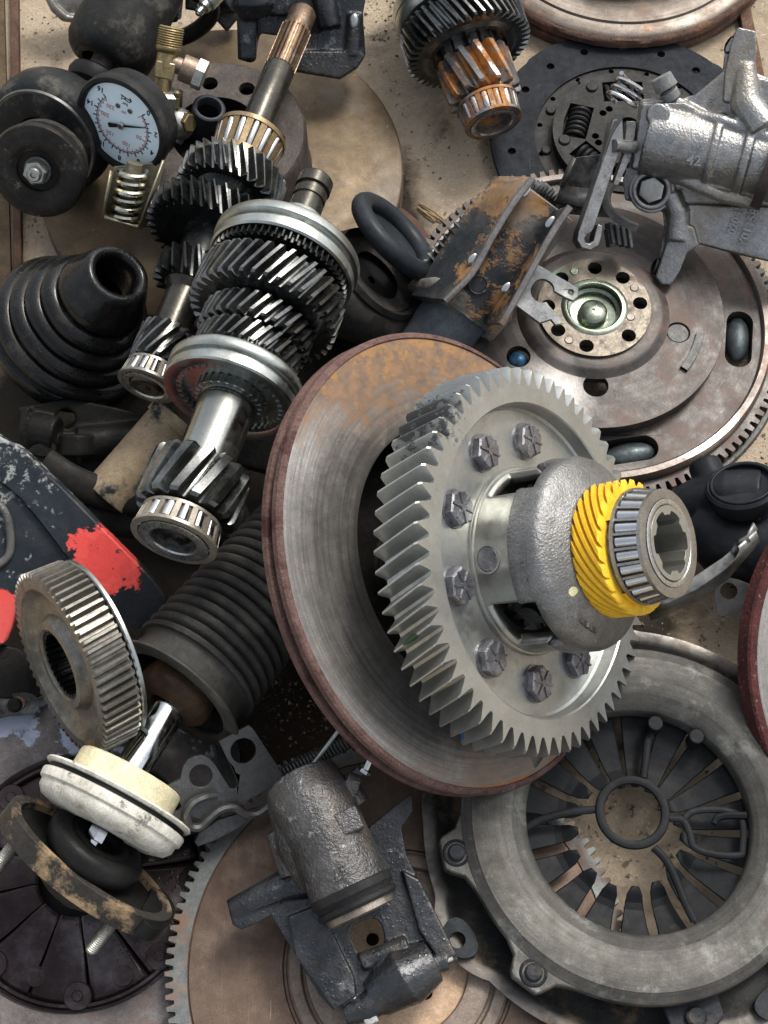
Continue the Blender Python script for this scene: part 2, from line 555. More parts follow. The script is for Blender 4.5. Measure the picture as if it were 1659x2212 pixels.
# ------------------------------------------------------------------ ground
def ground():
    k = NT('dusty_concrete')
    n1 = k.noise(9, 6, .65); n2 = k.noise(70, 6, .7); n3 = k.noise(420, 4, .7)
    col = k.mix(k.ramp(n1, .32, .68), (.27, .205, .135), (.41, .335, .24))
    col = k.mix(k.ramp(n2, .35, .7, 0, .6), col, (.45, .38, .29))
    col = k.mix(k.ramp(n3, .5, .72, 0, .45), col, (.17, .125, .085))
    for sc_, th, c, am in ((170, .24, (.06, .05, .04), .9), (85, .17, (.09, .075, .06), .8), (330, .28, (.55, .49, .4), .7)):
        vo = k.n('ShaderNodeTexVoronoi'); vo.inputs['Scale'].default_value = sc_
        mp = k.n('ShaderNodeVectorMath', operation='ADD'); k.l(k.co, mp.inputs[0])
        nz = k.n('ShaderNodeTexNoise'); nz.inputs['Scale'].default_value = 60; k.l(k.co, nz.inputs['Vector'])
        sv = k.n('ShaderNodeVectorMath', operation='SCALE'); k.l(nz.outputs['Color'], sv.inputs[0]); sv.inputs['Scale'].default_value = .015
        k.l(sv.outputs[0], mp.inputs[1]); k.l(mp.outputs[0], vo.inputs['Vector'])
        mk = k.math('MULTIPLY', k.ramp(vo.outputs['Distance'], th * .6, th, 1, 0), k.ramp(k.noise(sc_ * .16, 2), .52, .6))
        col = k.mix(k.math('MULTIPLY', mk, am), col, c)
    bl = k.math('MULTIPLY', k.ramp(k.noise(17, 5, .6, dist=1.0), .55, .66), k.ramp(k.noise(140, 4, .7), .3, .6, .3, .9))
    col = k.mix(bl, col, (.13, .095, .065))
    # dark patches put into the concrete colour as shade in gaps under the heap
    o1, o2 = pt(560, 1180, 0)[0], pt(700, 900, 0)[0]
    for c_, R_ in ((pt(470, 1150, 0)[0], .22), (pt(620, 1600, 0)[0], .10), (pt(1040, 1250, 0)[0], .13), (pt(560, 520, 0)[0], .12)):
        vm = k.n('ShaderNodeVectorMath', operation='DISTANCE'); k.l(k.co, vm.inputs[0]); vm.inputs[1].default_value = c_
        gap_shade = k.ramp(k.math('MULTIPLY_ADD', k.noise(26, 5), -.05, vm.outputs['Value']), R_ * .72, R_ * .9, .93, 0)
        col = k.mix(gap_shade, col, (.009, .0075, .006) if R_ > .11 else (.045, .033, .023))
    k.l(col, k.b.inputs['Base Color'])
    k.b.inputs['Roughness'].default_value = .9
    k.b.inputs['Specular IOR Level'].default_value = .15
    H = k.math('MULTIPLY_ADD', n2, 1.4, k.math('MULTIPLY', n3, .7))
    bp = k.n('ShaderNodeBump'); bp.inputs['Distance'].default_value = .001; k.l(H, bp.inputs['Height']); k.l(bp.outputs[0], k.b.inputs['Normal'])
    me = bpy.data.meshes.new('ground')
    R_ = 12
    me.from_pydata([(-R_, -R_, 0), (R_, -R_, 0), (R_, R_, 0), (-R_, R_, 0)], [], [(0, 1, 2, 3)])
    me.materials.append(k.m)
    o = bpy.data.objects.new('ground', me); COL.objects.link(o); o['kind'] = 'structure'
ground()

m_bar = mat('rusty_flat_bar', (.05, .03, .022), (.13, .075, .05), 50, (.55, .8), .2, .5, 400, layers=[dict(c=DIRT, s=50, lo=.58, hi=.7, r=.9)])
def bars():
    a = flat(36, 260, 12)
    b = MB(); p0 = a.tr([(22, -60)])[0]; p1 = a.tr([(48, 600)])[0]
    poly = a.tr([(24, -80), (40, -80), (50, 640), (32, 640)]); b.prism(poly, -10, 14)
    solo('rusty_bar', b, m_bar, a, 'long rusty steel strip lying on the concrete along the left edge', 'metal bar', bevel=2)
    a = flat(5, 300, 8); b = MB()
    b.prism(a.tr([(-90, -90), (8, -90), (26, 640), (-90, 640)]), -6, 8)
    solo('dark_board', b, mat('dark_board_wood', (.05, .035, .022), (.12, .085, .05), 30, (.6, .8), 0, .6, 200), a, 'dark brown board beside the rusty strip at the left edge', 'board', bevel=1)
    a = flat(1610, 90, 10); b = MB()
    b.prism(a.tr([(1578, -60), (1602, -60), (1652, 190), (1622, 190)]), -8, 14)
    solo('rusty_bar', b, m_bar, a, 'rusty brown steel strip lying behind the silver casting, top right', 'metal bar', bevel=2)
    m_tw = mat('dry_straw', (.20, .13, .06), (.32, .22, .11), 90, (.7, .8), 0, .1)
    lab = ('longest dry straw lying on the concrete above the toothed dark ring', 'dry straw nearest the teeth of the dark ring, on the concrete', 'shortest dry straw on the concrete, beside the two longer ones')
    for i, (p, q) in enumerate((((905, 438), (975, 490)), ((915, 455), (985, 497)), ((902, 446), (940, 478)))):
        a = flat(*p, 5)
        x, y, z = a.at(*q)
        b = MB().tube(curve3([(0, 0, 0), (x * .5, y * .5 + 4 - 3 * i, 3), (x, y, 0)], 5), 2.2, 6)
        solo('straw', b, m_tw, a, lab[i], 'straw', group='dry straws on the concrete')
bars()

# ------------------------------------------------------------------ tapered bearing
def bearing(parent, fr, rb, rt, z0, z1, n, inner, cage=None, roll=None, race=None, w=.62, bore=None, ridge=0):
    """cage from radius rb at z0 to rt at z1, n rollers, inner race down to radius inner"""
    cage = cage or m_cage; roll = roll or m_roll; race = race or m_brg
    b = MB()
    t = (z1 - z0)
    e = t * .14
    th = rb * .06
    b.lathe([(rb, z0), (rb + th, z0 + 1), (rb + th, z0 + e), (rb, z0 + e), (rb - th * 2, z0 + e), (rb - th * 2, z0)], 72, close=True)
    b.lathe([(rt, z1), (rt + th, z1 - 1), (rt + th, z1 - e), (rt, z1 - e), (rt - th * 2, z1 - e), (rt - th * 2, z1)], 72, close=True)
    step = 2 * math.pi / n
    for i in range(n):
        a0, a1 = i * step - step * (1 - w) / 2, i * step + step * (1 - w) / 2
        v = []
        for z, r in ((z0 + e * .5, rb), (z1 - e * .5, rt)):
            for dr in (-th * 1.5, th * .8):
                for a in (a0, a1):
                    v.append(((r + dr) * math.cos(a), (r + dr) * math.sin(a), z))
        b.add(v, [(0, 1, 3, 2), (4, 6, 7, 5), (2, 3, 7, 6), (0, 4, 5, 1), (0, 2, 6, 4), (1, 5, 7, 3)])
    base = part('bearing', b, cage, parent, fr)
    q = MB().lathe([(inner, z0 - 2), (rb * .84, z0 - 2), (rb * .84, z0 + e * .8), (rb * .78, z0 + e), (rt * .78, z1 - e), (rt * .84, z1 - e * .8), (rt * .86, z1 + 2), (rt * .86 - 3, z1 + 3), (inner + 3, z1 + 3), (inner, z1)], 64, close=True)
    part('inner_race', q, race, base, fr)
    rr = (rb + rt) / 2 * math.sin(step / 2) * w * 1.05
    for i in range(n):
        a = (i + .5) * step
        c, sn = math.cos(a), math.sin(a)
        k = 1.0
        pr = th * .85
        P0 = Vector(((rb - rr * k + pr) * c, (rb - rr * k + pr) * sn, z0 + e))
        P1 = Vector(((rt - rr * k + pr) * c, (rt - rr * k + pr) * sn, z1 - e))
        part('roller', MB().tube([P0, P0.lerp(P1, .04), P0.lerp(P1, .96), P1], [rr * .85, rr, rr, rr * .85], 16), roll, base, fr)
    return base

# ------------------------------------------------------------------ brake disc behind the big gear
fB = view(998, 1204, 385, 15.9, 47)
def brake_disc():
    s = fB.s
    mB = mat('worn_disc_face', (.25, .235, .215), (.40, .38, .35), 24, (.32, .48), .8, .06, 900, rings=430, ringamt=.75, ringbump=.10, layers=[
        dict(c=(.10, .065, .045), c2=(.22, .115, .05), s=30, ax=(1, 90 * s, 480 * s), lo=.5, hi=.74, r=.8, b=.15, aw=.45, amt=.9),
        dict(c=(.17, .12, .085), c2=(.25, .16, .09), s=30, ax=(1, -180 * s, -520 * s), lo=.5, hi=.8, r=.75, b=.1, aw=.4, amt=.75),
        dict(c=(.27, .145, .05), s=90, ax=(1, 150 * s, 470 * s), lo=.66, hi=.78, r=.85, b=.2, aw=.22, amt=.9),
        dict(c=(.12, .085, .07), s=20, rr=(440 * s, 570 * s), lo=.5, hi=.7, r=.8, amt=.6),
        dict(c=RUSTO, c2=(.30, .13, .04), s=42, rr=(450 * s, 500 * s), ax=(1, -300 * s, -500 * s), aw=.3, lo=.98, hi=1.1, r=.8, b=.2, amt=.9),
        dict(c=(.42, .25, .08), s=85, lo=.69, hi=.74, r=.8, b=.2, amt=.8)])
    mR = mat('disc_rim_rust', (.085, .05, .042), (.16, .10, .085), 45, (.65, .85), .1, .9, 380, coarse=.4, layers=[dict(c=(.05, .022, .022), s=40, lo=.5, hi=.65, r=.9), dict(c=(.28, .21, .18), s=140, lo=.64, hi=.72, r=.6, m=.3, amt=.6)])
    t = thing('brake_disc', fB, 'vented brake disc with grey worn face and rusty rim, behind the large silver gear', 'brake disc')
    b = MB().lathe([(298, -2), (303, 0), (488, 0), (492, -1)], 180)
    part('friction_face', b, mB, t, fB)
    c = MB()
    c.lathe([(492, -1), (494, 3), (503, 1), (507, -4), (507, -17), (496, -19), (310, -19), (298, -19), (298, -2)], 180)
    c.lathe([(298, -35), (500, -35), (507, -37), (507, -50), (500, -54), (298, -54), (298, -35)], 180)
    for i in range(64):
        a = 2 * math.pi * i / 64
        c.box(310, 494, -4, 4, -36, -18, Matrix.Rotation(a, 4, 'Z'))
    part('rim', c, mR, t, fB)
    d = MB().lathe([(297, -20), (294, -54), (288, -150), (275, -162), (110, -162), (104, -156), (104, -148)], 120)
    part('hat', d, m_dark, t, fB, solid=10)
brake_disc()

# ------------------------------------------------------------------ differential with ring gear
fA = view(1168, 1208, 505, 7.2, 55.5)
def differential():
    t = thing('differential', fA, 'silver differential with large helical ring gear and yellow speedometer gear, on top of the heap', 'differential')
    s = fA.s
    g = MB()
    g.gear(382, 422, -116, 0, 64, helix=-24, rin=344, tip=.10, root=.2, slices=9, ch=6, wear=.8, phase=.02)
    g.lathe([(344, 0), (341, -3), (338, -33), (332, -37), (205, -37), (150, -37), (150, -90), (344, -90), (344, -118)], 160)
    ring = part('ring_gear', g, mat('ring_gear_steel', (.36, .37, .35), (.47, .48, .455), 45, (.28, .44), .88, .03, 800, gr=.07, scr=.2, layers=[
        dict(c=(.03, .03, .03), s=170, at=(*[q * s for q in fA.at(905, 890, -60)], .045), lo=.80, hi=.9, r=.5, m=.2, nw=1.0, w=.6, amt=.9),
        dict(c=(.025, .06, .02), s=120, at=(*[q * s for q in fA.at(880, 1385, -60)], .012), lo=.75, hi=.85, r=.6),
        dict(c=(.02, .12, .3), s=160, at=(*[q * s for q in fA.at(1000, 1590, -110)], .012), lo=1.12, hi=1.16, r=.5),
        dict(c=(.16, .15, .13), s=24, lo=.58, hi=.75, r=.55, m=.6, amt=.45)]), t, fA, smooth=32)
    # case
    mC = mat('differential_case', (.155, .155, .15), (.24, .24, .23), 60, (.34, .5), .8, .5, 800, coarse=.3, layers=[
        dict(c=(.40, .40, .38), s=90, lo=.60, hi=.7, r=.35, m=.9, amt=.5),
        dict(c=(.02, .33, .06), s=200, at=(*[q * s for q in fA.at(1219, 1101, 130)], .0045), lo=.62, hi=.7, r=.5),
        dict(c=(.65, .62, .35), s=200, at=(*[q * s for q in fA.at(1237, 1277, 160)], .0042), lo=.62, hi=.7, r=.5)])
    win = [(204, 240), (106, 134)]
    def shell(prof, a_win, zw):
        """lathe grid with the windows left open"""
        n = 180
        v, f = [], []
        for r, z in prof:
            for i in range(n):
                a = rad(i * 2)
                v.append((r * math.cos(a), r * math.sin(a), z))
        for j in range(len(prof) - 1):
            zm = (prof[j][1] + prof[j + 1][1]) / 2
            for i in range(n):
                am = i * 2 + 1
                if any(a < am < b for a, b in a_win) and zw[0] < zm < zw[1]:
                    continue
                f.append((j * n + i, j * n + (i + 1) % n, (j + 1) * n + (i + 1) % n, (j + 1) * n + i))
        return MB().add(v, f)
    part('case_collar', shell([(206, -37), (206, -31), (204, -28), (200, -27), (199, -14), (199, -6), (199, 2), (199, 30), (199, 56), (201, 59)], win, (-14, 59.5)), m_case2, t, fA, solid=24)
    q = shell([(201, 59), (205, 61), (207, 65), (209, 76), (207, 86), (207, 96), (207, 104), (207, 120), (203, 131), (195, 139), (180, 148), (146, 168), (128, 176), (104, 178), (102, 185), (102, 250)], win, (56, 103))
    part('case', q, mC, t, fA, solid=24)
    # inner gear seen through the windows
    part('side_gear', MB().disc(120, -40, 60, 40, ch=10).gear(60, 105, 60, 100, 14, rin=20), m_dgear, t, fA)
    for a in (221, 126):
        m = TM(rz=a) @ TM(x=120, y=0, z=42, ry=90)
        part('pinion_gear', MB().gear(36, 54, 0, 40, 11, rin=10, m=m, tip=.3).disc(22, 38, 50, 30, m=m), m_dgear, t, fA)
    # cross pin end
    a = 176
    m = TM(rz=a) @ TM(x=187, z=6, ry=90)
    part('cross_pin', MB().disc(27, 0, 14, 36, ch=2, m=m), m_bolt, t, fA)
    part('cross_pin_hole', MB().lathe([(27, 10), (31, 12), (31, 14), (27, 14)], 36, m=m, close=True), m_case2, t, fA)
    # bolts
    for i, (x, y) in enumerate(((1000, 1092), (1060, 968), (1155, 942), (1005, 1265), (1080, 1415), (1178, 1473), (1265, 1430))):
        u, v, _ = fA.at(x, y, -8)
        a = math.atan2(v, u)
        one_bolt(t, a, s, i)
    for a in (39, 3, -18):
        one_bolt(t, rad(a), s, a)
    # lettering
    for ch, x, y in (('F', 1196, 1162), ('4', 1202, 1193)):
        u, v, _ = fA.at(x, y, 120)
        a = math.degrees(math.atan2(v, u)); 
        mm = TM(rz=185 + (x - 1196) * 0) 
    a = 180
    for ch, aa in (('F', 179), ('4', 188)):
        m = TM(rz=aa) @ TM(x=207.5, z=112, ry=90) @ TM(rz=-90 + 0)
        m = TM(rz=aa) @ TM(x=206, z=100) @ Matrix(((0, 0, 1, 0), (1, 0, 0, 0), (0, 1, 0, 0), (0, 0, 0, 1))) @ TM(rz=-90)
        part('lettering', MB().text(ch, 34, m, th=4.5, bold=.6), mC, t, fA)
    for ch, aa in zip('TSTAIH', (232, 237, 243, 248, 253, 257)):
        m = TM(rz=aa) @ TM(x=172, z=155) @ Matrix(((0, 0, 1, 0), (1, 0, 0, 0), (0, 1, 0, 0), (0, 0, 0, 1))) @ TM(rz=-90, rx=0, ry=0)
        if ch in 'TSA': part('lettering', MB().text(ch, 22, m, th=4.5, bold=.4), mC, t, fA)
    # yellow gear
    y = MB().gear(130, 142, 172, 240, 25, helix=64, rin=112, tip=.46, root=.14, slices=11, ch=3, wear=1.2, phase=.1)
    y.lathe([(112, 240), (110, 244), (104, 244), (104, 172), (112, 172)], 90)
    yl = part('speedometer_gear', y, m_yel, t, fA, smooth=45)
    k = MB()
    for a0, a1 in ((95, 150), (228, 262)):
        k.lathe([(104, 236), (121, 236), (121, 252), (116, 255), (104, 255)], 20, close=True, a0=a0, a1=a1)
    part('clip_lug', k, m_yel, yl, fA)
    part('snap_ring', MB().lathe([(101, 240), (113, 240), (113, 248), (101, 248)], 90, close=True), m_dark2, t, fA)
    # bearing
    fb = fA
    bearing(t, fb, 115, 105, 250, 318, 24, 78, w=.82, cage=mat('case_bearing_cage', (.24, .23, .21), (.36, .35, .32), 110, (.25, .42), .9, .04, 900, grime=.3))
    # trunnion bore with broken hexagon-like shape
    inner = []
    for i in range(72):
        a = 2 * math.pi * i / 72
        notch = 1 if int((i + 3) / 12) * 12 - 3 <= i < int((i + 3) / 12) * 12 + 4 else 0
        inner.append(((58 if not notch else 67) * math.cos(a), (58 if not notch else 67) * math.sin(a)))
    part('trunnion', MB().prism(circ(0, 0, 77, 72), 178, 322, holes=[inner]), m_case2, t, fA, bevel=1.5)
    return t
def one_bolt(t, a, s, i):
    r = 266
    rot = random.random() * 1.0
    m = TM(x=r * math.cos(a), y=r * math.sin(a), z=-37)
    b = MB().hexa(40, 0, 24, m, ch=.13, rot=rot).lathe([(42, 0), (42, 4), (30, 5)], 30, m)
    for k in range(6):
        b.box(9, 33, -2.4, 2.4, 23, 27, m @ Matrix.Rotation(rot + k * math.pi / 3 + .5, 4, 'Z'))
    b.disc(8, 23, 27, 12, m)
    part('bolt', b, m_bolt, t, fA, smooth=25)
m_dummy = None
differential()
# ------------------------------------------------------------------ dual mass flywheel, right
def flywheel_right():
    f = flat(1284, 663, 118)
    s = f.s
    t = thing('flywheel', f, 'brown-grey engine flywheel with ring of bolt holes round a greenish hub, under silver casting', 'flywheel')
    A = lambda x, y, z=0, R=.02: (*[q * s for q in f.at(x, y, z)], R)
    m1 = mat('flywheel_plate', (.045, .040, .036), (.115, .104, .095), 22, (.34, .58), .55, .12, 500, rings=330, ringamt=.5, layers=[
        dict(c=(.055, .035, .026), c2=(.12, .07, .05), s=26, lo=.47, hi=.62, r=.65, amt=.85),
        dict(c=(.38, .37, .35), s=26, at=A(1180, 850, 0, .07), lo=.75, hi=1.1, r=.35, m=.9, amt=.7)])
    m2 = mat('flywheel_hub_ring', (.10, .085, .065), (.20, .175, .14), 60, (.3, .48), .65, .08, 600, rings=500, ringamt=.3, layers=[
        dict(c=(.10, .06, .035), s=70, lo=.5, hi=.66, r=.7, amt=.8), dict(c=(.10, .14, .10), s=30, at=A(1200, 590, 0, .02), lo=.8, hi=1.1, r=.4, m=.4)])
    m3 = mat('green_oiled_hub', (.15, .18, .13), (.28, .31, .25), 40, (.18, .34), .9, .03, 600, rings=1200, ringamt=.3)
    m4 = mat('bright_worn_band', (.11, .09, .078), (.21, .185, .165), 28, (.3, .5), .7, .05, 500, rings=500, ringamt=.3, layers=[dict(c=(.66, .63, .60), s=20, at=A(1500, 900, -46, .06), lo=.8, hi=1.0, r=.25, m=1),dict(c=(.20, .11, .07), s=36, lo=.55, hi=.7, r=.6, m=.3, amt=.7)])
    m5 = mat('cast_flywheel_rim', (.075, .075, .07), (.15, .15, .14), 40, (.45, .65), .5, .3, 350, coarse=.4, layers=[dict(c=(.20, .11, .08), s=50, lo=.6, hi=.7, r=.8, amt=.6)])
    # mounting ring with holes
    holes = []
    for i, (x, y) in enumerate(((1285, 577), (1350, 595), (1380, 655), (1343, 712), (1268, 742), (1195, 720), (1178, 660), (1212, 600))):
        u, v, _ = f.at(x, y, 0)
        a = math.atan2(v, u)
        holes.append(circ(100 * math.cos(a), 100 * math.sin(a), 15.5, 20))
    b = MB().prism(circ(0, 0, 123, 96), -24, 0, holes=[circ(0, 0, 72, 64)] + holes)
    hub = part('hub_ring', b, m2, t, f, bevel=1.5)
    for x, y, mm in ((1370, 622, m4), (1362, 685, m4), (1229, 735, m4), (1241, 587, m3)):
        u, v, _ = f.at(x, y, 0)
        part('dowel_pin', MB().disc(10, -8, 2, 20, ch=2, m=TM(x=u, y=v)), mm, hub, f)
    c = MB().lathe([(72, 0), (66, 3), (60, 3), (57, 0), (57, -14), (50, -17), (50, -30), (33, -32), (30, -18), (24, -13), (4, -12), (3, -15), (.01, -15)], 80)
    part('hub_bore', c, m3, t, f)
    # plate with dimples and holes
    pl = []
    for x, y, r in ((1465, 718, 26), (1287, 833, 27), (1120, 770, 26)):
        u, v, _ = f.at(x, y, -22)
        pl.append(circ(u, v, r, 28))
    b = MB()
    b.lathe([(123, -8), (146, -8), (154, -12), (162, -20), (166, -22)], 140)
    b.prism(circ(0, 0, 284, 140), -40, -22, holes=[circ(0, 0, 165, 96)] + pl)
    p = part('main_plate', b, m1, t, f, bevel=1.2)
    u, v, _ = f.at(1465, 718, -22)
    part('plug', MB().disc(24, -40, -25, 26, ch=2, m=TM(x=u, y=v)), m5, t, f)
    u, v, _ = f.at(1120, 770, -22)
    part('plug', MB().ball(20, TM(x=u, y=v, z=-36, sz=.5)), mat('blue_cap', (.01, .03, .06), (.05, .13, .22), 200, (.2, .4), .3), t, f)
    # curved clip
    b = MB().lathe([(225, -22), (225, -14), (243, -14), (243, -22)], 14, close=True, a0=-38, a1=-14)
    part('spring_clip', b, m5, t, f, bevel=1)
    b = MB().disc(100, -62, -40, 40)
    part('inner_plate', b, m_dark2, t, f)
    # lower dish with spring slots
    slots = []
    for x0, y0, x1, y1 in ((1617, 700, 1580, 765), (1300, 912, 1370, 915)):
        am = math.atan2(*(lambda q: (q[1], q[0]))(f.at((x0 + x1) / 2, (y0 + y1) / 2, -58)))
        a = Vector((326 * math.cos(am + .13), 326 * math.sin(am + .13))); c2 = Vector((326 * math.cos(am - .13), 326 * math.sin(am - .13)))
        d = (c2 - a).normalized(); nn = Vector((-d.y, d.x)); w = 29
        pts = []
        for k in range(13):
            an = math.pi / 2 + math.pi * k / 12
            pts.append(tuple(a + d * math.cos(an) * w + nn * math.sin(an) * w))
        for k in range(13):
            an = -math.pi / 2 + math.pi * k / 12
            pts.append(tuple(c2 + d * math.cos(an) * w + nn * math.sin(an) * w))
        slots.append(pts)
        mid = a.lerp(c2, .35)
        an = math.degrees(math.atan2(d.y, d.x))
        part('spring_cap', MB().ball(27, TM(x=mid.x, y=mid.y, z=-82, rz=an, sx=2.1, sz=.7)), mat('greasy_spring_cap', (.03, .038, .04), (.09, .105, .11), 60, (.3, .5), .5, .15), t, f)
    b = MB()
    b.lathe([(284, -22), (281, -60)], 140)
    b.prism(circ(0, 0, 372, 150), -96, -58, holes=[circ(0, 0, 280, 120)] + slots)
    part('spring_dish', b, m1, t, f, bevel=1)
    b = MB().lathe([(371, -62), (373, -50), (377, -46), (390, -46), (394, -52), (396, -66)], 160)
    part('worn_band', b, m4, t, f)
    g = MB().gear(408, 424, -98, -72, 118, rin=392, tip=.42, root=.3, slices=2, cap0=False, wear=1)
    part('ring_gear', g, m1, t, f, smooth=25)
    b = MB().lathe([(400, -99), (432, -99), (436, -104), (438, -122), (468, -124), (474, -130), (474, -160), (466, -170), (60, -170)], 160)
    part('rim', b, m5, t, f)
flywheel_right()

# ------------------------------------------------------------------ black clutch disc, top right
def clutch_disc():
    f = flat(1352, 298, 34, tx=0)
    t = thing('clutch_disc', f, 'black clutch disc with coil springs in its windows, lying behind the silver casting', 'clutch disc')
    m = mat('clutch_lining', (.008, .0095, .012), (.022, .025, .030), 40, (.5, .75), .05, .25, 350, rings=500, ringamt=.3, scr=.4, layers=[dict(c=(.10, .10, .10), s=70, lo=.62, hi=.72, r=.7, amt=.4)])
    mp = mat('clutch_plate_steel', (.017, .017, .016), (.038, .037, .035), 50, (.45, .65), .4, .15, 400, layers=[dict(c=(.16, .09, .05), s=90, lo=.67, hi=.73, r=.8)])
    hs_ = [circ(250 * math.cos(rad(a)), 250 * math.sin(rad(a)), 9, 14) for a in range(8, 368, 20)]
    out = []
    for i in range(160):
        a = 2 * math.pi * i / 160
        r = 292 + (4 if (i // 10) % 2 else 0)
        out.append((r * math.cos(a), r * math.sin(a)))
    part('lining', MB().prism(out, -12, 0, holes=[circ(0, 0, 196, 80)] + hs_), m, t, f, bevel=1.5)
    part('carrier_plate', MB().prism(circ(0, 0, 200, 90), -14, -5, holes=[circ(188 * math.cos(rad(a)), 188 * math.sin(rad(a)), 6, 10) for a in range(0, 360, 24)]), mp, t, f)
    win = []
    sp = []
    for a in (157, 83, 20, 265, 215):
        a += 8
        c, sn = math.cos(rad(a)), math.sin(rad(a))
        R_, hw, hl = 108, 26, 44
        pts = [(R_ * c + u * c - v * sn, R_ * sn + u * sn + v * c) for u, v in ((-hw, -hl), (hw, -hl), (hw + 4, 0), (hw, hl), (-hw, hl))]
        win.append(pts)
        sp.append(a)
    ho = [circ(70 * math.cos(rad(a)), 70 * math.sin(rad(a)), 8, 12) for a in (120, 135, 190, 205, 60, 240)]
    part('spring_cover', MB().prism(circ(0, 0, 160, 90), -5, 22, holes=win + ho + [circ(0, 0, 40, 30)]), mp, t, f, bevel=2.5)
    for a in sp:
        mm = TM(rz=a) @ TM(x=108, y=-40, z=9, rx=-90)
        part('coil_spring', MB().spring(19, 5.5, 13, 6, m=mm), m_black, t, f)
    for a in range(10, 370, 36):
        part('rivet', MB().disc(11, 0, 6, 20, ch=2, m=TM(x=176 * math.cos(rad(a)), y=176 * math.sin(rad(a)), z=-5)), mp, t, f)
    for a in (30, 120, 190, 290):
        part('rivet', MB().disc(13, 22, 27, 20, ch=2, m=TM(x=138 * math.cos(rad(a)), y=138 * math.sin(rad(a)))), mp, t, f)
    part('hub', MB().lathe([(24, 40), (38, 40), (40, 36), (40, -20), (24, -20)], 40, close=True), mp, t, f)
clutch_disc()

# ------------------------------------------------------------------ brake disc at the top edge
def disc_top():
    f = flat(1342, -196, 100, tx=3)
    s = f.s
    m = mat('glazed_disc_face', (.09, .072, .058), (.19, .165, .14), 24, (.26, .48), .7, .06, 700, rings=330, ringamt=.5, layers=[
        dict(c=(.16, .08, .04), s=20, lo=.52, hi=.7, r=.6, amt=.8), dict(c=(.32, .15, .05), s=34, lo=.6, hi=.7, r=.7, amt=.8), dict(c=(.55, .30, .08), s=75, lo=.69, hi=.73, r=.8, b=.2)])
    mr = mat('disc_edge_rust', (.085, .05, .038), (.16, .10, .075), 60, (.7, .85), .1, .8, 380, layers=[dict(c=(.26, .12, .055), s=60, lo=.56, hi=.66, r=.9)])
    t = thing('brake_disc', f, 'rusty brake disc with a glossy worn track, cut off by the top edge', 'brake disc')
    part('friction_face', MB().lathe([(222, 2), (226, -3), (234, 0), (300, 0), (304, -4), (306, -4), (330, -4), (336, -7)], 160), m, t, f)
    part('rim', MB().lathe([(336, -7), (342, -9), (346, -14), (346, -28), (338, -32), (338, -40), (346, -42), (346, -58), (340, -62), (200, -62)], 160).rough(1.5, .09), mr, t, f)
    part('hat', MB().lathe([(222, 2), (216, 50), (208, 60), (80, 62), (80, 40)], 100), m, t, f)
disc_top()

# ------------------------------------------------------------------ brown brake disc, top left
def disc_left():
    f = flat(478, 366, 62)
    s = f.s
    m = mat('brown_disc_face', (.085, .062, .038), (.155, .115, .072), 14, (.4, .62), .35, .12, 500, rings=260, ringamt=.15, layers=[
        dict(c=(.35, .23, .10), s=60, lo=.64, hi=.7, r=.8), dict(c=(.05, .04, .03), s=55, lo=.63, hi=.7, r=.5, amt=.8), dict(c=(.11, .10, .09), s=12, lo=.5, hi=.65, r=.4, m=.4, amt=.6)])
    mr = mat('grey_brown_hat', (.045, .038, .034), (.09, .078, .07), 40, (.4, .6), .4, .25, 350, layers=[dict(c=(.17, .12, .09), s=30, lo=.55, hi=.7, r=.7, amt=.6)])
    t = thing('brake_disc', f, 'wide flat brown brake disc with a bolt-holed hat, under the black geared shaft', 'brake disc')
    part('friction_face', MB().lathe([(196, 2), (200, 0), (388, 0), (391, -2)], 160), m, t, f)
    part('rim', MB().lathe([(391, -2), (394, -5), (394, -20), (386, -24), (386, -36), (394, -40), (394, -54), (388, -58), (150, -58)], 160), mat('brown_disc_edge', (.07, .045, .035), (.12, .08, .06), 60, (.6, .8), .2, .5, 400), t, f)
    H = 125
    part('hat_side', MB().lathe([(196, 2), (192, 20), (190, H - 8), (184, H)], 120), mr, t, f)
    ho = [circ(130 * math.cos(rad(a)), 130 * math.sin(rad(a)), 17, 24) for a in (98, 62, 28, -8, 150, 200, 250)]
    part('hat_top', MB().prism(circ(0, 0, 184, 110), H - 20, H, holes=ho + [circ(0, 0, 92, 70)]), mr, t, f, bevel=2)
    part('hat_bore', MB().lathe([(92, H - 2), (88, H - 20), (88, 20), (10, 18)], 70), m_dark, t, f)
disc_left()

# dark threaded pipe stub standing in the bore of the brown disc
def pipe_stub():
    f = view(452, 232, 260, 75, 40)
    b = MB().lathe([(27, -90), (36, -90), (36, -2), (33, 0), (28, 0), (26, -3), (27, -6), (25, -9), (27, -12), (25, -15), (27, -18), (25, -21), (27, -24), (25, -60)], 48)
    solo('pipe_fitting', b, mat('black_plastic_pipe', (.015, .017, .022), (.035, .038, .045), 60, (.3, .5), .1, .05), f, 'black pipe fitting with internal thread, mouth up, inside the hat of the brown disc', 'pipe fitting')
pipe_stub()

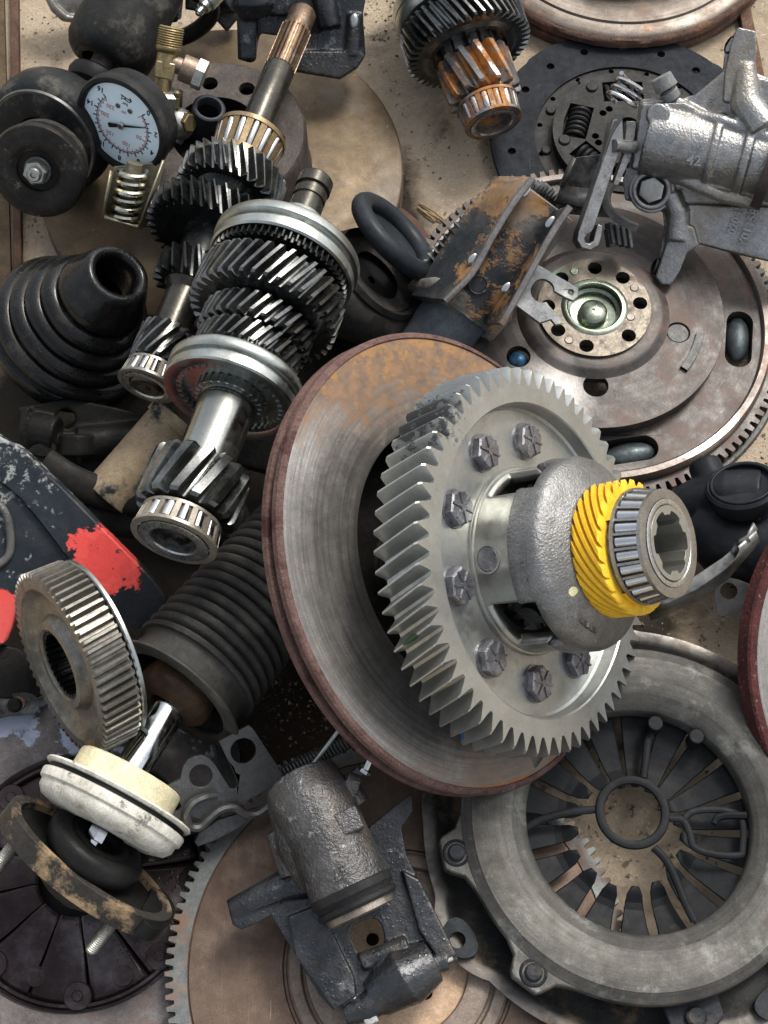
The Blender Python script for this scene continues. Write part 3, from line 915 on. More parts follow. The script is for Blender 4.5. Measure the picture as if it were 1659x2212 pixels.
# ------------------------------------------------------------------ rusty disc behind the rubber ring, and toothed dark ring
def behind():
    f = flat(760, 568, 26)
    m = mat('flaky_rust_disc', (.06, .035, .03), (.11, .06, .045), 40, (.6, .85), .1, .4, 350, layers=[dict(c=(.30, .16, .06), s=28, lo=.54, hi=.6, r=.9)])
    solo('rusty_disc', MB().lathe([(60, 0), (178, 0), (182, -3), (182, -16), (60, -16)], 120), m, f, 'thin dark disc with flaky orange rust lying on the concrete behind the black rubber ring', 'rusty disc')
    f = view(1052, 562, 70, -44, 62)
    t = thing('ring_gear', f, 'blackened flywheel with pointed teeth standing behind the rusty strut bracket', 'toothed wheel')
    part('teeth', MB().gear(188, 205, -10, 12, 74, rin=160, tip=.1, root=.3, slices=2, wear=1), m_dark2, t, f, smooth=25)
    part('plate', MB().lathe([(161, 10), (156, 2), (60, 0), (60, -12), (161, -10)], 90, close=True), m_dark2, t, f)
behind()

# ------------------------------------------------------------------ flywheel, bottom centre
fW = flat(862, 2085, 98)
def flywheel_bottom():
    f = fW; s = f.s
    t = thing('flywheel', f, 'large flat brown flywheel with small starter teeth on its edge, under the wet black caliper', 'flywheel')
    m = mat('brown_scratched_face', (.085, .058, .043), (.185, .137, .105), 11, (.34, .55), .5, .05, 700, rings=260, ringamt=.15, scr=.4, layers=[
        dict(c=(.07, .046, .036), s=8, lo=.46, hi=.66, r=.45, m=.4, amt=.75), dict(c=(.30, .24, .18), s=11, lo=.56, hi=.74, r=.45, m=.5, amt=.5), dict(c=(.24, .13, .06), s=60, lo=.6, hi=.72, r=.7, amt=.5), dict(c=(.42, .30, .17), s=120, lo=.71, hi=.75, r=.8)])
    mb = mat('blue_grey_band', (.085, .09, .085), (.165, .175, .168), 30, (.36, .52), .55, .1, 500, layers=[dict(c=(.20, .10, .055), s=34, lo=.48, hi=.64, r=.8, amt=.9)])
    mo = mat('orange_rust_ring', (.16, .125, .10), (.27, .22, .18), 25, (.5, .7), .3, .4, 350, layers=[dict(c=(.33, .15, .06), c2=(.42, .25, .14), s=22, at=(*[q * s for q in f.at(1040, 1990, 0)], .06), lo=.8, hi=1.05, r=.9, b=.2)])
    mt = mat('tan_hub_plate', (.38, .25, .15), (.55, .40, .28), 26, (.5, .7), .15, .2, 400, layers=[dict(c=(.30, .12, .05), s=60, lo=.6, hi=.68, r=.8, amt=.8)])
    g = MB().gear(488, 505, -34, -4, 128, rin=458, tip=.34, root=.3, slices=2, wear=1.5, cap0=False, phase=.01)
    part('starter_teeth', g, mb, t, f, smooth=25)
    part('face', MB().lathe([(458, -4), (458, -9), (455, -9), (453, 0), (252, 0), (249, -5), (244, -5), (241, 0), (238, 0)], 180), m, t, f)
    part('rim', MB().lathe([(489, -33), (486, -60), (480, -64), (60, -64)], 160), m_dark2, t, f)
    part('hub_step', MB().lathe([(238, 0), (236, 4), (214, 5), (211, 1), (209, -8), (203, -8), (201, 6), (196, 9), (160, 10), (152, 8), (149, 2), (148, -10)], 150), mo, t, f)
    u, v, _ = f.at(920, 2145, -10)
    ho = []
    for k in range(6):
        a = math.atan2(v, u) + k * math.pi / 3
        r = math.hypot(u, v)
        ho.append(circ(r * math.cos(a), r * math.sin(a), 14.5, 24))
    part('hub_plate', MB().prism(circ(0, 0, 149, 100), -22, -8, holes=ho + [circ(0, 0, 40, 40)]), mt, t, f, bevel=1)
flywheel_bottom()

# ------------------------------------------------------------------ clutch cover with petal spring, bottom left
def clutch_left():
    f = flat(172, 1900, 38)
    s = f.s
    t = thing('clutch_cover', f, 'clutch cover with wet purple-brown petal plate inside chipped grey ring, bottom left corner', 'clutch cover')
    mp = mat('wet_petal_plate', (.018, .013, .013), (.048, .036, .036), 16, (.12, .32), .5, .06, 300, drops=.12, layers=[dict(c=(.17, .155, .165), s=12, lo=.52, hi=.74, r=.25, m=.7, amt=.7)])
    mo = mat('chipped_ring', (.085, .074, .07), (.17, .155, .15), 26, (.36, .58), .5, .25, 350, layers=[
        dict(c=(.36, .40, .49), s=22, lo=.55, hi=.58, r=.5, b=.15, ax=(1, 0, 420 * s), aw=.16), dict(c=(.17, .085, .05), s=30, lo=.58, hi=.68, r=.8, amt=.7, ax=(1, 0, -400 * s), aw=.1)])
    part('cover_ring', MB().lathe([(276, -6), (281, 10), (296, 16), (400, 16), (424, 8), (430, -12), (426, -32)], 160), mo, t, f)
    part('inner_lip', MB().lathe([(258, -4), (261, 3), (267, 3), (271, -5), (276, -6)], 140), mp, t, f)
    n = 12
    for k in range(n):
        a0, a1 = 360 / n * k + 10, 360 / n * (k + 1) + 10 - .9
        ex = .4
        b = MB().lathe([(260, -10), (250, -4), (232, -1), (180, 4), (150, 12), (120, 22), (92, 26), (84, 24), (84, 16)], 10, a0=a0 + ex, a1=a1 - ex)
        part('petal', b, mp, t, f, solid=6)
    part('backing_plate', MB().lathe([(300, -22), (60, -22)], 60), m_dark, t, f)
    for k, (x, y) in enumerate(((168, 2150), (20, 1718), (-2, 2070), (352, 2072), (330, 1740), (395, 1900))):
        u, v, _ = f.at(x, y, 0)
        d = math.atan2(v, u); r = 244
        part('rivet', MB().disc(30, -6, 5, 36, ch=2, m=TM(x=r * math.cos(d), y=r * math.sin(d))).disc(12, 5, 8, 20, ch=2, m=TM(x=r * math.cos(d), y=r * math.sin(d))), mp, t, f)
    for k, (x, y) in enumerate(((78, 2110), (266, 2108))):
        u, v, _ = f.at(x, y, 0)
        part('slot_plug', MB().disc(22, -6, 2, 30, ch=1, m=TM(x=u, y=v)), mp, t, f)
clutch_left()

# ------------------------------------------------------------------ clutch pressure plate, bottom right
def pressure_plate():
    f = flat(1385, 1765, 214, ty=1.5)
    s = f.s
    t = thing('clutch_pressure_plate', f, 'big grey clutch pressure plate with black spring fingers and spoked centre ring, bottom right', 'clutch plate')
    A = lambda x, y, R: (*[q * s for q in f.at(x, y, 0)], R)
    mf = mat('pressure_ring', (.055, .053, .047), (.14, .135, .122), 16, (.38, .6), .4, .12, 450, rings=300, ringamt=.45, layers=[
        dict(c=(.30, .31, .27), s=36, lo=.56, hi=.72, r=.6, m=.2, amt=.5), dict(c=(.045, .055, .055), s=26, at=A(1185, 1815, .02), lo=.75, hi=.95, r=.5, amt=.8),
        dict(c=(.03, .03, .03), s=30, at=A(1590, 1500, .03), lo=.8, hi=1.0, r=.5, amt=.7),
        dict(c=(.16, .09, .05), s=60, lo=.62, hi=.74, r=.8, amt=.5)])
    mc = mat('black_cover_steel', (.012, .014, .017), (.035, .038, .042), 30, (.4, .6), .3, .15, 400, layers=[dict(c=(.13, .11, .09), s=40, lo=.58, hi=.72, r=.7, amt=.55)])
    mk = mat('black_finger_steel', (.005, .0055, .006), (.014, .0155, .0175), 40, (.45, .62), .12, .12, 450, layers=[dict(c=(.08, .07, .06), s=60, lo=.64, hi=.74, r=.8, amt=.4)])
    ring = MB().lathe([(250, -72), (245, -58), (246, -26), (250, -20), (262, -13), (276, -4), (280, -2), (283, 0), (366, 0), (369, -3), (384, -6), (389, -10), (391, -30), (388, -44)], 180)
    part('friction_ring', ring, mf, t, f)
    # lugs on the friction ring with rivets
    for i, a in enumerate((191, 233, 283, 325, 15, 60, 100, 146)):
        m = TM(rz=a)
        poly = [(370, -120), (382, -84), (400, -54), (430, -42), (440, -30), (440, 28), (428, 38), (400, 52), (384, 84), (370, 120)]
        if i in (0, 1):
            l = part('lug', MB().prism(poly, -40, -10, m=m), mf, t, f, bevel=4)
            part('rivet', MB().disc(19, -11, 2, 30, ch=4, m=m @ TM(x=408)).lathe([(30, -10), (27, -7), (23, -9)], 30, m=m @ TM(x=408)), mc, l, f)
        elif i in (2, 3, 4, 7):
            l = part('strap', MB().prism([(380, -60), (430, -56), (446, -20), (444, 40), (430, 60), (380, 60)], -66, -52, m=m), mc, t, f, bevel=4)
            part('rivet', MB().disc(22, -52, -36, 30, ch=5, m=m @ TM(x=418)), mc, l, f)
    # pressed cover below, with its wavy rim
    base = [(-a / 2 + 0) for a in ()]
    out = []
    N = 240
    for i in range(N):
        a = 360 * i / N
        w = 0
        for c_, dd, h_ in ((212, 13, 30), (262, 12, 18), (306, 14, 20), (165, 14, 10), (40, 16, 20), (100, 16, 10)):
            d = abs((a - c_ + 180) % 360 - 180)
            w += h_ * max(0, 1 - (d / dd) ** 2)
        out.append(((466 + w) * math.cos(rad(a)), (466 + w) * math.sin(rad(a))))
    def ringrow(k, z, add=0):
        return [(p[0] * k, p[1] * k, z) for p in out + out[:1]]
    cov = MB().sheet([ringrow(1.0, -104), ringrow(1.0, -97), ringrow(.955, -95), ringrow(.93, -99), ringrow(.90, -112), ringrow(.84, -122), ringrow(.58, -124)])
    part('cover', cov, mat('cover_rim_steel', (.022, .023, .022), (.06, .06, .057), 24, (.42, .62), .5, .15, 400, layers=[dict(c=(.19, .13, .08), s=28, lo=.54, hi=.68, r=.8, amt=.7)], wear=(.22, .2, .18)), t, f, solid=7)
    for a in (212, 262, 306):
        m = TM(rz=a, )
        part('mounting_ear', MB().prism(smoothpoly([(440, -48), (482, -42), (500, 0), (482, 42), (440, 48), (425, 0)], 2), -90, -80, holes=[circ(468, 0, 17, 26)], m=m), mc, t, f, bevel=2)
    # spring fingers
    nf = 18
    rnd = random.Random(3)
    for k in range(nf):
        a = 360 / nf * k + 6
        m = TM(rz=a)
        r1 = 262; r0 = 110 - 30 * math.cos(rad(a - 50)) + rnd.uniform(-6, 6)
        w1 = 39; w0 = 15
        rows = []
        for q in range(9):
            u = q / 8
            r = r1 + (r0 - r1) * u
            w = w1 + (w0 - w1) * (u ** .75)
            if q == 8: w *= .6
            z = -70 - 22 * math.sin(u * math.pi * .6) + (18 * max(0, u - .7) / .3)
            rows.append([m @ Vector((r, -w, z)), m @ Vector((r, -w * .9, z + 1.2)), m @ Vector((r, w * .9, z + 1.2)), m @ Vector((r, w, z))])
        part('finger', MB().sheet(rows), mk, t, f, solid=5, smooth=12)
    # spoked ring over the fingers
    u, v, _ = f.at(1366, 1755, -40)
    m = TM(x=u, y=v, z=-40)
    rb = part('centre_ring', MB().lathe([(62, 0), (64, 6), (72, 8), (80, 6), (82, 0), (80, -4), (64, -4)], 80, m=m, close=True), mk, t, f)
    for pts in ([(1290, 1748), (1230, 1755), (1165, 1772), (1120, 1800)], [(1412, 1830), (1440, 1860), (1460, 1900), (1480, 1950), (1500, 1990)], [(1390, 1680), (1395, 1640), (1400, 1600), (1412, 1572)]):
        p3 = [f.at(x, y, -44) for x, y in pts]
        part('spoke', MB().tube(curve3(p3, 5), 9, 10, flat_=.6), mk, rb, f)
    loop = [f.at(x, y, -44) for x, y in ((1446, 1768), (1475, 1772), (1490, 1800), (1500, 1830), (1540, 1845), (1595, 1848), (1604, 1835), (1602, 1770), (1560, 1750), (1500, 1752), (1478, 1768))]
    part('spoke', MB().tube(curve3(loop, 5), 8, 10, flat_=.6), mk, rb, f)
    for x, y in ((1410, 1572), (1498, 1600)):
        u, v, _ = f.at(x, y, -50)
        part('stop_pin', MB().disc(17, -60, -14, 24, ch=2, m=TM(x=u, y=v)), mk, t, f)
    # hook on the right inside
    hk = [f.at(x, y, -40) for x, y in ((1612, 1762), (1570, 1762), (1548, 1768), (1542, 1780))]
    part('hook', MB().tube(curve3(hk, 4), [9] * 5 + [8] * 4 + [7] * 4, 8), mk, t, f)
pressure_plate()

# brown toothed disc seen at the far right edge
def disc_right():
    f = view(1980, 1432, 150, 0, 40)
    m = mat('grey_disc_face_right', (.24, .225, .205), (.33, .315, .29), 30, (.4, .6), .6, .06, 900, rings=450, ringamt=.5)
    mr = mat('dark_red_rim', (.045, .016, .016), (.085, .03, .028), 60, (.6, .85), .1, .9, 420, layers=[dict(c=(.20, .13, .11), s=200, lo=.6, hi=.68, r=.7)])
    t = thing('brake_disc', f, 'brake disc with dark red rim, cut off by the right edge beside the clutch plate', 'brake disc')
    part('friction_face', MB().lathe([(200, 0), (400, 0), (406, -1)], 160), m, t, f)
    part('rim', MB().lathe([(406, -1), (410, 2), (424, 1), (428, -4), (428, -40), (421, -46), (250, -46)], 160), mr, t, f)
disc_right()
# ------------------------------------------------------------------ gearbox main shaft
def main_shaft():
    f = view(374, 1170, 520, -111.3, 65)
    t = thing('gearbox_main_shaft', f, 'oily gearbox shaft with stacked helical gears, two bright rings and a bare silver section', 'gear shaft')
    bearing(t, f, 86, 93, -60, -2, 15, 52, w=.68, roll=m_roll, cage=mat('tan_bearing_cage', (.24, .21, .16), (.36, .33, .28), 90, (.3, .5), .6, .08, 800, layers=[dict(c=(.14, .07, .04), s=70, lo=.56, hi=.68, r=.6, m=.2, amt=.7)]))
    part('shaft_end', MB().lathe([(.01, -6), (8, -8), (10, -12), (18, -10), (24, -4), (34, -8), (40, -14), (54, -18), (54, -50)], 40), m_dgear, t, f)
    part('pinion', MB().gear(88, 114, -196, -68, 15, helix=19, rin=20, tip=.42, root=.12, slices=9, ch=7), m_ggear, t, f, smooth=30)
    part('bare_shaft', MB().lathe([(66, -192), (66, -340), (69, -356), (69, -362), (65, -364), (65, -368), (69, -370), (69, -376), (64, -378), (64, -388), (58, -388)], 72), m_shaft, t, f)
    part('splined_hub', MB().gear(70, 84, -398, -372, 26, rin=40, tip=.5, root=.42, slices=2).lathe([(84, -398), (128, -402), (134, -410)], 70), m_sync, t, f, smooth=30)
    part('hub_collar', MB().disc(80, -402, -374, 60, ch=2), m_sync, t, f)
    # lower sliding ring
    q = MB().lathe([(128, -452), (128, -384), (134, -380), (156, -380), (160, -384), (160, -402), (152, -405), (151, -416), (159, -418), (162, -422), (162, -440), (156, -448), (134, -450)], 130, close=True)
    sl = part('sliding_ring', q, m_sync, t, f)
    part('inner_teeth', MB().gear(-128, -116, -392, -384, 40, rin=-129, tip=.4, root=.3, slices=2).gear(-128, -120, -450, -396, 40, rin=-129, tip=.4, root=.3, slices=2, cap0=False), m_sync, sl, f, smooth=25)
    part('dog_teeth', MB().gear(126, 142, -470, -456, 46, rin=60, tip=.14, root=.3, slices=2), m_dgear, t, f, smooth=25)
    for z0, z1, r, n in ((-536, -474, 126, 27), (-606, -543, 135, 29)):
        part('helical_gear', MB().gear(r - 23, r, z0, z1, n, helix=27, rin=r - 44, tip=.3, root=.16, slices=8, ch=5, wear=.6).lathe([(r - 44, z1), (r - 50, z1 - 5), (70, z1 - 6), (66, z1)], 90), m_ggear, t, f, smooth=30)
    part('helical_gear', MB().gear(153, 180, -716, -618, 38, helix=25, rin=116, tip=.3, root=.16, slices=9, ch=6, wear=.6).lathe([(116, -618), (112, -626), (90, -628), (84, -624), (70, -624)], 90), m_ggear, t, f, smooth=30)
    part('dog_teeth', MB().gear(160, 171, -760, -740, 62, rin=60, tip=.2, root=.3, slices=2), m_dgear, t, f, smooth=25)
    q = MB().lathe([(162, -772), (162, -766), (174, -762), (179, -766), (179, -788), (170, -791), (169, -802), (177, -804), (182, -808), (182, -826), (176, -834), (120, -836), (80, -832), (62, -834)], 150)
    part('sliding_ring', q, m_sync, t, f)
    part('collar', MB().lathe([(62, -830), (62, -930), (58, -936), (42, -937)], 60), m_sync, t, f)
    part('shaft_tip', MB().lathe([(42, -930), (42, -985), (38, -987), (38, -996), (42, -998), (42, -1020), (38, -1022), (38, -1030), (45, -1032), (45, -1062), (40, -1068), (0.01, -1068)], 54), m_dshaft, t, f)
    part('inner_shaft', MB().disc(60, -830, -380, 40), m_dgear, t, f)
main_shaft()

# ------------------------------------------------------------------ black input shaft beside it
def splines(b, r0, r1, z0, z1, n, m=None):
    return b.gear(r0, r1, z0, z1, n, rin=4, tip=.42, root=.4, slices=2, ch=3, m=m)

def input_shaft():
    f = view(315, 838, 330, -113.2, 64)
    t = thing('gearbox_input_shaft', f, 'blackened gear shaft with long brown splined end, left of the bright geared shaft', 'gear shaft')
    bearing(t, f, 56, 63, -52, -4, 15, 40, w=.66)
    part('shaft_boss', MB().lathe([(.01, 2), (5, -1), (12, 1), (28, 2), (36, -2), (40, -10), (40, -40)], 36), m_dshaft, t, f)
    part('pinion', MB().gear(44, 62, -150, -58, 14, helix=28, rin=10, tip=.25, root=.22, slices=7, ch=4), m_ggear, t, f, smooth=30)
    part('shaft', MB().lathe([(43, -140), (43, -250), (50, -256), (56, -268), (56, -290)], 50), m_dshaft, t, f)
    part('pinion', MB().gear(60, 84, -338, -268, 16, helix=-22, rin=10, tip=.16, root=.24, slices=6, ch=3), m_dgear, t, f, smooth=30)
    part('helical_gear', MB().gear(126, 150, -470, -404, 34, helix=-26, rin=96, tip=.14, root=.24, slices=7, ch=4).lathe([(96, -404), (92, -410), (60, -412), (54, -390), (52, -336)], 70), m_dgear, t, f, smooth=30)
    part('glossy_collar', MB().lathe([(62, -468), (62, -510), (72, -526), (82, -536)], 60), mat('glossy_black_collar', (.018, .02, .02), (.035, .038, .036), 30, (.1, .2), .6, .02), t, f)
    part('helical_gear', MB().gear(102, 123, -606, -530, 30, helix=-26, rin=84, tip=.14, root=.24, slices=8, ch=4).lathe([(84, -530), (82, -534), (20, -536)], 60).lathe([(84, -606), (20, -606)], 60), m_ggear, t, f, smooth=30)
    bearing(t, f, 80, 70, -716, -626, 15, 34, w=.55, cage=mat('brown_bearing_cage', (.15, .10, .05), (.26, .19, .10), 80, (.3, .5), .6, .08, 800))
    part('silver_collar', MB().lathe([(36, -716), (42, -716), (42, -734), (38, -736), (33, -738)], 44), m_sync, t, f)
    part('dark_section', MB().lathe([(34, -732), (37, -750), (37, -924), (34, -932)], 44), m_dshaft, t, f)
    part('spline', splines(MB(), 31, 38, -1058, -926, 20), m_rshaft, t, f, smooth=25)
    part('shaft_tip', MB().lathe([(33, -1052), (33, -1112), (26, -1122), (.01, -1123)], 40), m_rshaft, t, f)
input_shaft()

# ------------------------------------------------------------------ shaft lying at the top
def top_shaft():
    f = view(1068, 270, 150, -70, 62)
    t = thing('rusty_pinion_shaft', f, 'gear shaft with orange rusted pinion and bearing, lying on bare concrete at the top', 'gear shaft')
    mo = mat('orange_rusted_gear', (.16, .15, .14), (.28, .27, .25), 60, (.25, .45), .8, .1, 600, layers=[dict(c=(.50, .22, .035), c2=(.24, .08, .02), s=42, lo=.47, hi=.56, r=.75, b=.2), dict(c=(.03, .03, .03), s=50, lo=.58, hi=.66, r=.4)])
    bearing(t, f, 64, 60, -58, -4, 15, 40, w=.6, cage=mo, roll=mat('rust_spotted_roller', (.5, .48, .45), (.6, .58, .54), 80, (.15, .3), .95, .02, layers=[dict(c=(.36, .15, .03), s=50, lo=.5, hi=.6, r=.7)]), race=m_brg)
    part('shaft_end', MB().lathe([(.01, -16), (14, -14), (30, -18), (42, -22), (42, -50)], 36), mo, t, f)
    part('pinion', MB().gear(58, 82, -168, -66, 14, helix=-15, rin=10, tip=.3, root=.22, slices=7, ch=4), mo, t, f, smooth=30)
    part('notched_neck', MB().gear(56, 62, -206, -172, 12, rin=10, tip=.7, root=.1, slices=3), m_dark2, t, f, smooth=30)
    part('helical_gear', MB().gear(120, 140, -262, -188, 44, helix=-22, rin=108, tip=.3, root=.2, slices=7, ch=4).lathe([(108, -188), (98, -182), (84, -184), (78, -196), (56, -206)], 90), m_ggear, t, f, smooth=30)
    part('ring', MB().lathe([(100, -268), (134, -272), (138, -278), (138, -300), (130, -304), (136, -308), (136, -328), (60, -330)], 100), m_sync, t, f)
    part('helical_gear', MB().gear(100, 118, -410, -350, 36, helix=24, rin=30, tip=.2, root=.26, slices=6, ch=3), m_ggear, t, f, smooth=30)
    part('sliding_ring', MB().lathe([(60, -430), (130, -434), (134, -440), (134, -480), (60, -484)], 100), m_sync, t, f)
top_shaft()

# ------------------------------------------------------------------ loose wide gear, left
def loose_gear():
    f = view(126, 1438, 345, 203, 73)
    s = f.s
    t = thing('loose_gear', f, 'loose dirty steel gear with splined bore, standing on edge beside the red-marked arm', 'gear')
    m = mat('dirty_gear_steel', (.16, .15, .125), (.27, .26, .23), 34, (.3, .5), .85, .12, 500, layers=[dict(c=(.05, .04, .025), s=40, lo=.5, hi=.68, r=.55, m=.2, amt=.8), dict(c=(.26, .11, .04), s=60, at=(*[q * s for q in f.at(190, 1590, 0)], .02), lo=.85, hi=1.05, r=.8)])
    mf = mat('oily_gear_face', (.17, .16, .13), (.29, .275, .24), 26, (.25, .45), .8, .12, 600, rings=500, ringamt=.2, layers=[dict(c=(.055, .042, .025), s=32, lo=.46, hi=.64, r=.4, m=.3, amt=.8)])
    part('teeth', MB().gear(196, 212, -86, 0, 62, helix=-7, rin=176, tip=.3, root=.3, slices=8, ch=3, wear=1.0), m, t, f, smooth=28)
    part('web', MB().lathe([(177, 0), (172, -3), (160, -18), (140, -26), (112, -22), (104, -6), (98, 0), (84, 1), (79, -3), (78, -12)], 110).lathe([(177, -86), (78, -86)], 100), mf, t, f)
    part('spline_bore', MB().gear(-78, -70, -84, -6, 30, rin=-80, tip=.4, root=.35, slices=2), m_dgear, t, f, smooth=25)
    part('back_ring', MB().lathe([(176, -88), (204, -90), (207, -93), (207, -100), (202, -103), (90, -103), (90, -88)], 120, close=True), m_sync, t, f)
loose_gear()

# ------------------------------------------------------------------ shock absorber with bellows
def strut():
    f = view(388, 1500, 262, 238, 70)
    t = thing('shock_absorber', f, 'shock absorber with pleated bellows, chrome rod, white plastic ring and dirty two-stud mount', 'shock absorber')
    s = f.s
    fb = view(384, 1496, 262, 230.5, 70)
    mb = mat('grey_pleated_rubber', (.032, .031, .028), (.070, .067, .060), 40, (.45, .65), 0, .12, 400, layers=[dict(c=(.16, .145, .115), s=20, lo=.56, hi=.78, r=.8, amt=.55)])
    # bellows: each pleat a sharp ridge
    prof = [(150, 6), (153, 2), (150, -2), (141, -6), (136, -30), (131, -52), (134, -60), (138, -64)]
    z = -64
    rs = 148
    for i in range(18):
        rs2 = rs - i * 1.3
        prof += [(rs2 - 1, z - 1), (rs2 + 1, z - 4), (rs2 - 2, z - 8), (rs2 - 26, z - 14), (rs2 - 32, z - 17), (rs2 - 26, z - 21), (rs2 - 5, z - 26)]
        z -= 27.5
    part('bellows', MB().lathe(prof, 90), mb, t, fb, solid=4)
    part('flange', MB().lathe([(128, 8), (156, 10), (163, 6), (163, 1), (156, -2), (128, 0)], 90, close=True), mb, t, fb)
    part('bump_cup', MB().lathe([(80, -30), (88, 4), (86, 18), (72, 34), (56, 42), (40, 44), (38, 34)], 60), mat('brown_cup', (.03, .02, .014), (.08, .05, .032), 20, (.35, .55), .1, .1, 400, layers=[dict(c=(.28, .12, .05), s=22, lo=.56, hi=.72, r=.6, amt=.7)]), t, fb)
    part('rod', MB().disc(37, 20, 250, 56), mat('chrome_rod', (.50, .53, .53), (.62, .64, .64), 20, (.06, .14), 1, .0), t, f)
    fw = view(243, 1742, 285, 242, 85)
    mw = mat('grimy_white_plastic', (.46, .44, .37), (.64, .62, .54), 26, (.45, .65), 0, .15, 400, layers=[dict(c=(.16, .13, .09), s=34, lo=.5, hi=.72, r=.7, amt=.7), dict(c=(.08, .065, .05), s=130, lo=.58, hi=.66, r=.7, amt=.8)])
    mc = mat('cream_plastic', (.60, .54, .34), (.70, .65, .45), 22, (.4, .55), 0, .06, 400, layers=[dict(c=(.2, .16, .1), s=50, lo=.62, hi=.72, r=.7, amt=.6)])
    br = part('plastic_bearing', MB().lathe([(60, -12), (160, -12), (170, -8), (172, -4), (170, 12), (163, 16), (162, 30), (150, 44), (120, 52), (60, 54)], 110), mw, t, fw)
    part('bearing_top', MB().lathe([(60, -34), (158, -34), (172, -32), (176, -27), (172, -22), (160, -20), (60, -20)], 110, close=True), mw, br, fw)
    part('seal_gap', MB().lathe([(150, -21), (164, -20), (164, -11), (150, -10)], 90, close=True), m_black, br, fw)
    part('cup', MB().lathe([(40, -86), (114, -86), (120, -82), (122, -74), (122, -34)], 80), mc, br, fw)
    # nut, torus, mount plate
    fm = view(196, 1856, 262, 54, 62)
    part('rod_nut', MB().hexa(22, -40, -10).disc(17, -60, 40, 24, ch=3), m_roll, t, fw.shift(92, 0, 0))
    mr = mat('black_mount_rubber', (.006, .006, .006), (.016, .016, .015), 40, (.3, .5), 0, .25, 250)
    part('rubber_ring', MB().torus(84, 32, 26, m=TM(y=6, sx=.9)).torus(60, 18, 40, m=TM(y=6, sx=.9)).lathe([(56, 34), (40, 20), (30, -10), (10, -12)], 40, m=TM(y=6, sx=.9)), mr, t, fm)
    mt = mat('mud_caked_mount', (.022, .020, .018), (.055, .050, .043), 30, (.5, .7), .2, .3, 300, coarse=.6, layers=[dict(c=(.42, .29, .16), c2=(.27, .19, .11), s=22, lo=.47, hi=.56, r=.95, b=.5, m=0)])
    def oval(k, kx):
        return [(kx * 112 * math.cos(rad(q)) * (1 if abs(math.cos(rad(q))) > .01 else 1), k * 214 * math.sin(rad(q))) for q in range(0, 360, 6)]
    rim_o = oval(1, 1); rim_i = oval(.88, .82)
    part('mount_rim', MB().prism(rim_o, -46, 6, holes=[rim_i]), mt, t, fm, bevel=7, seg=3)
    part('mount_floor', MB().prism(oval(.9, .85), -30, -10), mr, t, fm)
    part('mount_end', MB().prism(smoothpoly([(-70, -150), (60, -150), (96, -120), (70, -214), (-20, -224), (-86, -200)], 2), -34, 2), mr, t, fm, bevel=8, seg=3)
    part('mount_dome', MB().lathe([(98, -44), (90, -70), (70, -84), (20, -90)], 70), m_dark2, t, fm)
    mz = mat('zinc_stud', (.42, .41, .36), (.58, .57, .52), 60, (.3, .5), .9, .05, 700)
    for y, x in ((150, -30), (-118, -56)):
        pr = [(14, -40)]
        zz = -50
        while zz > -136:
            pr += [(15, zz), (12.2, zz - 2.6)]
            zz -= 5
        pr += [(11, zz - 2), (0.01, zz - 3)]
        part('stud', MB().lathe(pr, 20, m=TM(x=x, y=y)), mz, t, fm, smooth=60)
    return t
strut()

# ------------------------------------------------------------------ drive shaft boot
def boot():
    f = view(252, 596, 330, 51, 41)
    b = MB()
    prof = [(56, -80), (54, -10), (56, 2), (62, 5), (68, 2), (72, -8), (92, -62), (97, -76), (95, -84), (86, -92), (82, -96)]
    z, r = -96, 94
    for i in range(4):
        r2 = 118 + i * 21
        prof += [(r2 - 32, z - 3), (r2 - 14, z - 6), (r2 - 3, z - 13), (r2 + 3, z - 22), (r2, z - 31), (r2 - 14, z - 37)]
        z -= 37
    prof += [(166, z - 6), (182, z - 16), (182, z - 44), (168, z - 54), (150, z - 54)]
    b.lathe(prof, 120)
    b.rough(2.2, .014)
    solo('rubber_boot', b, m_rubwet, f, 'black wet ribbed rubber drive shaft boot with open mouth, left of the geared shafts', 'rubber boot', solid=5, smooth=60)
boot()

# ------------------------------------------------------------------ rubber rings behind the main shaft
def rubber_mount():
    f = view(808, 600, 170, 40, 60)
    t = thing('rubber_mount', f, 'dusty black rubber mount between the bright geared shaft and the rusty strut bracket', 'rubber mount')
    part('outer_ring', MB().lathe([(60, 10), (96, 14), (120, 4), (134, -20), (136, -50), (126, -80), (108, -100), (60, -110)], 80).rough(3, .02), m_rubdust, t, f)
    part('metal_skirt', MB().lathe([(100, 18), (112, 26), (118, 14), (104, 8)], 80, close=True), m_dark2, t, f)
    part('inner_cup', MB().lathe([(96, 14), (80, -4), (40, -10), (10, -8)], 60), m_black, t, f)
    f2 = view(852, 510, 215, 44, 74)
    solo('rubber_ring', MB().torus(98, 22, 0).lathe([(80, -6), (60, -12), (30, -14)], 60), mat('smooth_black_rubber', (.014, .017, .020), (.03, .034, .038), 40, (.3, .42), 0, .04, 300), f2, 'smooth black rubber ring leaning on the dusty rubber mount, left of the rusty disc', 'rubber ring')
rubber_mount()
def rod(b, f, pts, r, n=24, **kw):
    """cylinder through picture points (x, y, local z)"""
    P = [f.at(*p) for p in pts]
    return b.tube(P, r, n, **kw)

